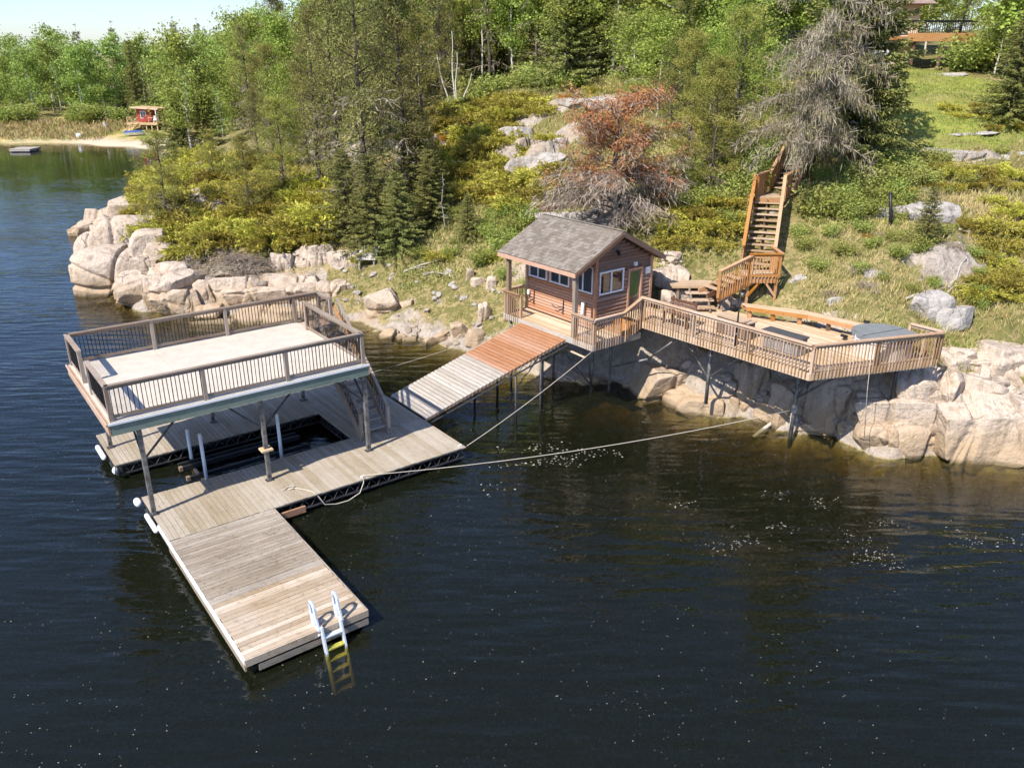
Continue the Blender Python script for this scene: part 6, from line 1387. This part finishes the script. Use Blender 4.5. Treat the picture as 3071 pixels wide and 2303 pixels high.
scrub(50, (-9, 12, 40, 60), 62, [('b', (.5, 1.0)), ('j', (.6, 1.2)), ('j', (.6, 1.2)), ('d', (.5, .9)), ('r', (.3, .55))], no1, 'scrub', 'mixed scrub of the open hill')
scrub(95, (9, 30, 27.5, 41), 63, [('b', (.25, .65)), ('b', (.25, .65)), ('j', (.35, .8)), ('d', (.35, .7)), ('r', (.2, .4))], lambda x, y: no1(x, y) or bool(inpoly(np.array([x]), np.array([y]), LAWN)[0]) or y < 26 + (x > 16) * 0, 'scrub', 'mixed scrub of the right slope')
put_bush(31.9, 61.6, 2.2, 'leafy shrub', 'undergrowth of the hill wood'); put_bush(33.3, 62.6, 2.4, 'leafy shrub', 'undergrowth of the hill wood')
scrub(36, (-14, 2, 38, 47), 64, [('b', (.3, .7)), ('j', (.4, .8)), ('d', (.3, .6))], lambda x, y: no1(x, y) or y < 40 - .35 * x or (abs(x + 7.7) < 1.6 and y < 44.5), 'scrub', 'mixed scrub of the bank')
# grass and low ground cover: nobody could count it
def scatter(n, x0, x1, y0, y1, seed, keep):
    rs = np.random.RandomState(seed); x = rs.uniform(x0, x1, n); y = rs.uniform(y0, y1, n); k = keep(x, y, rs); x, y = x[k], y[k]; return x, y, gz(x, y), rs
def offrock(x, y):
    a, b_ = rmask(x, y, base_z(x, y)); return np.maximum(a, b_) < .35
def blades(name, n, box, seed, keep, hl, wd, mat, per, label, cat, lean=.45, zmin=.25):
    x, y, z, rs = scatter(n, *box, seed, keep); k = z > zmin; x, y, z = x[k], y[k], z[k]; m_ = len(x)
    P = np.repeat(np.stack([x, y, z - .03], 1), per, 0) + rs.normal(size=(m_ * per, 3)) * np.array([.09, .09, 0]); D = rdir(rs, m_ * per) * lean + np.array([0, 0, 1.0])
    tb = np.repeat(fbm(x * .3, y * .3, 3) * 1.2, per); lv = Leaves().add(P, D, rs.uniform(*hl, m_ * per), wd, rs, np.clip(rs.beta(2, 2, m_ * per) + tb, 0, 1), .1); o = link(name, lv.mesh(name, mat)); tag(o, label, cat, kind='stuff'); return o
blades('slope_grass', 26000, (7.5, 32, 26, 43), 301, lambda x, y, r: nodeck(x, y) & offrock(x, y) & (fbm(x * .6, y * .6, 3) + r.rand(len(x)) * .5 > .12) & (x > 8 + (y > 33) * 2.5) & ~inpoly(x, y, LAWN), (.12, .42), .032, 'grass_blade', 4, 'dry yellow-green grass on the slope right of the staircase', 'grass')
blades('bank_grass', 8000, (-15, 4, 34, 46), 302, lambda x, y, r: nodeck(x, y) & (fbm(x * .7, y * .7, 3) + r.rand(len(x)) * .5 > .18), (.08, .26), .03, 'dry_grass', 4, 'short dry grass on the stony bank left of the cabin', 'grass', zmin=.35)
blades('hill_grass', 30000, (-26, 17, 44, 66), 303, lambda x, y, r: (fbm(x * .5, y * .5, 3) + r.rand(len(x)) * .5 > .1) & offrock(x, y), (.2, .5), .05, 'litter', 3, 'low mixed ground cover on the hillside above the cabin', 'ground cover')
blades('near_cover', 16000, (-14, 16, 33, 46), 306, lambda x, y, r: nodeck(x, y) & offrock(x, y) & (x > -6 + (y < 40) * 8), (.12, .4), .06, 'litter', 3, 'leafy ground cover between the cabin and the staircase', 'ground cover', lean=.9, zmin=1.2)
for x_, y_, h_, l_ in ((28.6, 46.5, 5.0, 'broad spruce behind the bushy spruce right of the lawn'), (30.5, 50.5, 5.5, 'taller spruce at the upper right corner of the lawn'), (29.6, 43.2, 4.0, 'low spruce at the picture edge right of the lawn')): put_tree('spruce', x_, y_, h_, l_, wide=1.5)
blades('lawn_grass', 9000, (17, 32, 40, 66), 304, lambda x, y, r: inpoly(x, y, LAWN), (.08, .2), .05, 'bush_leaf', 3, 'short green lawn below the hilltop house', 'lawn')
blades('reed_grass', 9000, (-120, -44, 124, 150), 305, lambda x, y, r: (y > 129 + fbm(x * .1, y * .1, 2) * 8) & ~((x > -64) & (x < -44) & (y < 142)), (.5, 1.2), .16, 'dry_grass', 2, 'tall straw-coloured grass along the far shore', 'grass', zmin=.3)
blades('rock_grass', 1500, (13, 18, 24.6, 27.2), 307, lambda x, y, r: (fbm(x * 1.2, y * 1.2, 3) > .08), (.12, .4), .025, 'bush_leaf', 5, 'green grass tufts growing on the right granite shelf', 'grass', zmin=1.9)
# pollen and catkin flecks floating on the lake
def flecks(name, n, cx, cy, sx_, sy_, seed, s0, s1, label, uniform=False):
    rs = np.random.RandomState(seed)
    if uniform: x = rs.uniform(cx - sx_, cx + sx_, n); y = rs.uniform(cy - sy_, cy + sy_, n); k = fbm(x * .35, y * .35, 3) + rs.rand(n) * .35 > .1; x, y = x[k], y[k]
    else:
        c = rs.normal(size=(14, 2)) * (sx_, sy_) + (cx, cy); i = rs.randint(0, 14, n); x = c[i, 0] + rs.normal(size=n) * .28 + .12 * rs.normal(size=n); y = c[i, 1] + rs.normal(size=n) * .2
    k = base_z(x, y) < -.1; x, y = x[k], y[k]; m_ = len(x); s = rs.uniform(s0, s1, m_) * rs.rand(m_) ** .5; a = rs.uniform(0, 6.28, (m_, 1)) + np.arange(5) * 1.2566; rr_ = s[:, None] * rs.uniform(.6, 1.2, (m_, 5))
    V = np.stack([x[:, None] + rr_ * np.cos(a), y[:, None] + rr_ * np.sin(a), np.full((m_, 5), .006)], -1).reshape(-1, 3); o = link(name, fast_mesh(name, V, np.arange(m_ * 5).reshape(m_, 5), 'fleck')); tag(o, label, 'flecks', kind='stuff')
flecks('pollen_flecks', 12000, 2, 17, 22, 16, 401, .007, .018, 'pale pollen flecks floating all over the dark water', True)
flecks('floating_petals', 170, 1.0, 24.4, 1.1, .55, 402, .02, .055, 'cream petals drifting beside the dock corner')
flecks('floating_petals', 420, 9.0, 20.0, 2.2, 1.0, 403, .012, .036, 'loose band of white flecks on the water right of the long rope')
# driftwood and fallen branches
def fallen(label, x, y, ln, a, n, seed):
    rs = np.random.RandomState(seed); t_ = Thing('fallen_branch', label, 'branch', base=(x, y, gz1(x, y)))
    c = [(x + math.cos(a) * ln * k / 5, y + math.sin(a) * ln * k / 5 + .08 * math.sin(k * 2.1), gz1(x + math.cos(a) * ln * k / 5, y + math.sin(a) * ln * k / 5) + .1) for k in range(6)]; t_.tube('limb', c, [.06, .055, .045, .035, .025, .012], 'dead_wood', 6)
    for k in range(n):
        p = c[1 + k % 5]; b_ = a + rs.uniform(-1.1, 1.1); q = curve(p, (math.cos(b_), math.sin(b_), rs.uniform(.1, .6)), ln * rs.uniform(.2, .5), 4, .3, 0, rs, .15); t_.tube('twig', q, [.025, .02, .015, .01, .006], 'dead_wood', 5)
for k, (lab_, x, y, ln, a, n) in enumerate((('pale driftwood branch lying on the bank below the spruces', -5.6, 41.6, 2.2, .1, 6), ('bleached twig pile on the bank left of the young spruce', -4.3, 41.0, 1.6, -.5, 7), ('pale fallen branch in the grass behind the hot tub', 14.3, 28.6, 1.8, .35, 6), ('bleached forked branch on the ledge right of the small lone spruce', 18.3, 33.4, 1.6, -.3, 9), ('grey driftwood sticking out of the water at the granite tip', -35.2, 63.2, 2.2, 2.8, 3), ('white dead branch beside the boulder pair on the right slope', 16.3, 29.6, 1.3, .8, 6))): fallen(lab_, x, y, ln, a, n, 600 + k)
# loose stones of the bank
STONE = [rock_mesh('stone', (.2, .16, .12), 3.2, 500 + i, 2, 'granite_grey', 8, .08) for i in range(5)]
r_ = random.Random(55)
for k in range(100):
    x = r_.uniform(-9.5, 1.5); y = 35.2 + r_.random() ** 1.4 * 7 + max(0, -x - 3) * .5
    z = gz1(x, y)
    if z < -.25 or z > 2.2: continue
    o = link('loose_stone', STONE[k % 5], None, (x, y, z + .02), (r_.uniform(-.4, .4), r_.uniform(-.4, .4), r_.uniform(0, 6)), (r_.uniform(.35, 1.25),) * 3); tag(o, 'loose grey stone on the bank left of the cabin', 'stone', 'loose stones on the bank')
for k in range(60):
    x = r_.uniform(5, 13); y = 31 - (x - 5) * .72 + r_.uniform(-.6, .6); z = gz1(x, y)
    if z < -.3 or z > 1.4: continue
    o = link('loose_stone', STONE[k % 5], None, (x, y, z + .02), (r_.uniform(-.4, .4), r_.uniform(-.4, .4), r_.uniform(0, 6)), (r_.uniform(.5, 1.6),) * 3); tag(o, 'loose stone at the waterline under the deck', 'stone', 'loose stones under the deck')
# ------------------------------------------------------------------ tell alike plants apart by what they stand beside
MARKS = [(-7.9, 46.2, 'the tallest dark pine'), (-20.6, 48.8, 'the small rounded pine'), (-15.7, 48.9, 'the broad low pine'), (-14.1, 51.7, 'the bare-trunked headland pine'), (-12.2, 52.9, 'the bushy olive pine'), (-18.8, 66.6, 'the slim headland pine'),
 (-5.9, 56.1, 'the leaning pine'), (-4.1, 62.0, 'the white dead birch stems'), (-1.8, 72.9, 'the tall reddish-trunked pine'), (2.0, 70.5, 'the tall straight-trunked pine'), (8.8, 37.4, 'the pine beside the staircase'), (15.7, 39.4, 'the large dark spruce'), (16.1, 31.6, 'the small lone spruce'),
 (26.0, 44.8, 'the spruce beside the lawn'), (-2.3, 42.6, 'the small young spruce'), (-7.7, 43.3, 'the tilted grey stand'), (3.9, 61.7, 'the dark pointed spruce'), (-33, 84, 'the slim olive spruce'), (-31, 86, 'the white dead trunk'), (12.4, 35.6, 'the lichen-draped tree'), (4.9, 36.9, 'the orange dying pine'),
 (1.5, 33.5, 'the brown cabin'), (15.3, 33.1, 'the thin black pole'), (12.1, 25.3, 'the hot tub'), (-60.3, 141, 'the far red cabin'), (-68, 133.4, 'the white marker buoy'), (-66.5, 140, 'the grey shore stump'), (-69, 119.7, 'the floating raft'), (30, 66, 'the black-railed house deck'), (22, 70, 'the hilltop house'), (9.6, 30.8, 'the lower stair landing'), (11, 35.6, 'the upper stair landing'), (1.3, 46.2, 'the wide grey ledge'), (1.3, 50.7, 'the upper pale ledge'), (5.5, 53.4, 'the long high ledge'), (15.2, 29.0, 'the pale boulder pair'), (20, 34, 'the long ledge behind the pole'), (24, 41, 'the ledge below the lawn'), (-1, 29.6, 'the gangway'), (-5, 38, 'the bank boulders'), (7, 28, 'the middle deck post'), (10, 26, 'the roped deck post'), (-9, 52, 'the dark headland pines')]
ORD = ['nearest', 'second nearest', 'third nearest', 'fourth nearest', 'fifth nearest', 'sixth nearest', 'seventh nearest', 'eighth nearest', 'ninth nearest', 'tenth nearest', 'eleventh nearest', 'twelfth nearest', 'thirteenth nearest', 'fourteenth nearest', 'fifteenth nearest', 'sixteenth nearest', 'seventeenth nearest', 'eighteenth nearest', 'nineteenth nearest', 'twentieth nearest', 'twenty-first nearest', 'twenty-second nearest', 'twenty-third nearest', 'twenty-fourth nearest', 'twenty-fifth nearest', 'twenty-sixth nearest', 'twenty-seventh nearest', 'twenty-eighth nearest', 'twenty-ninth nearest', 'thirtieth nearest'] + ['thirty-%s nearest' % w for w in ('first', 'second', 'third', 'fourth', 'fifth', 'sixth', 'seventh', 'eighth', 'ninth')]
KINDS = {'loose_stone': 'loose grey stone', 'juniper_bush': 'spreading juniper', 'dead_brush': 'tangle of dead grey twigs', 'leafy_shrub': 'leafy green shrub', 'aspen_tree': 'leafy aspen', 'pine_tree': 'olive-green pine', 'spruce_tree': 'dark spruce'}
bins = {}
for o in list(COL.objects):
    if o.parent or 'group' not in o: continue
    k = o.name.split('.')[0]
    if k not in KINDS: continue
    x, y = o.location.x, o.location.y; kd = 'orange-leaved juniper' if o['group'] == 'orange junipers' else KINDS[k]
    lx, ly, nm = min(MARKS, key=lambda m_: (m_[0] - x) ** 2 + (m_[1] - y) ** 2); sx_ = (x / y - lx / ly) * y; sy_ = y - ly
    dr_ = ('right of' if sx_ > 0 else 'left of') if abs(sx_) > .7 * abs(sy_) else ('behind' if sy_ > 0 else 'in front of')
    bins.setdefault((kd, dr_, nm), []).append((math.hypot(x - lx, y - ly), o))
for (kd, dr_, nm), lst in bins.items():
    lst.sort(key=lambda q: q[0])
    for i, (d, o) in enumerate(lst):
        if i < len(ORD): o['label'] = (kd + ' ' + dr_ + ' ' + nm) if len(lst) == 1 else (kd + ', ' + ORD[i] + ' ' + dr_ + ' ' + nm)
        else: o['label'] = 'outer ' + kd + ' ' + dr_ + ' ' + nm
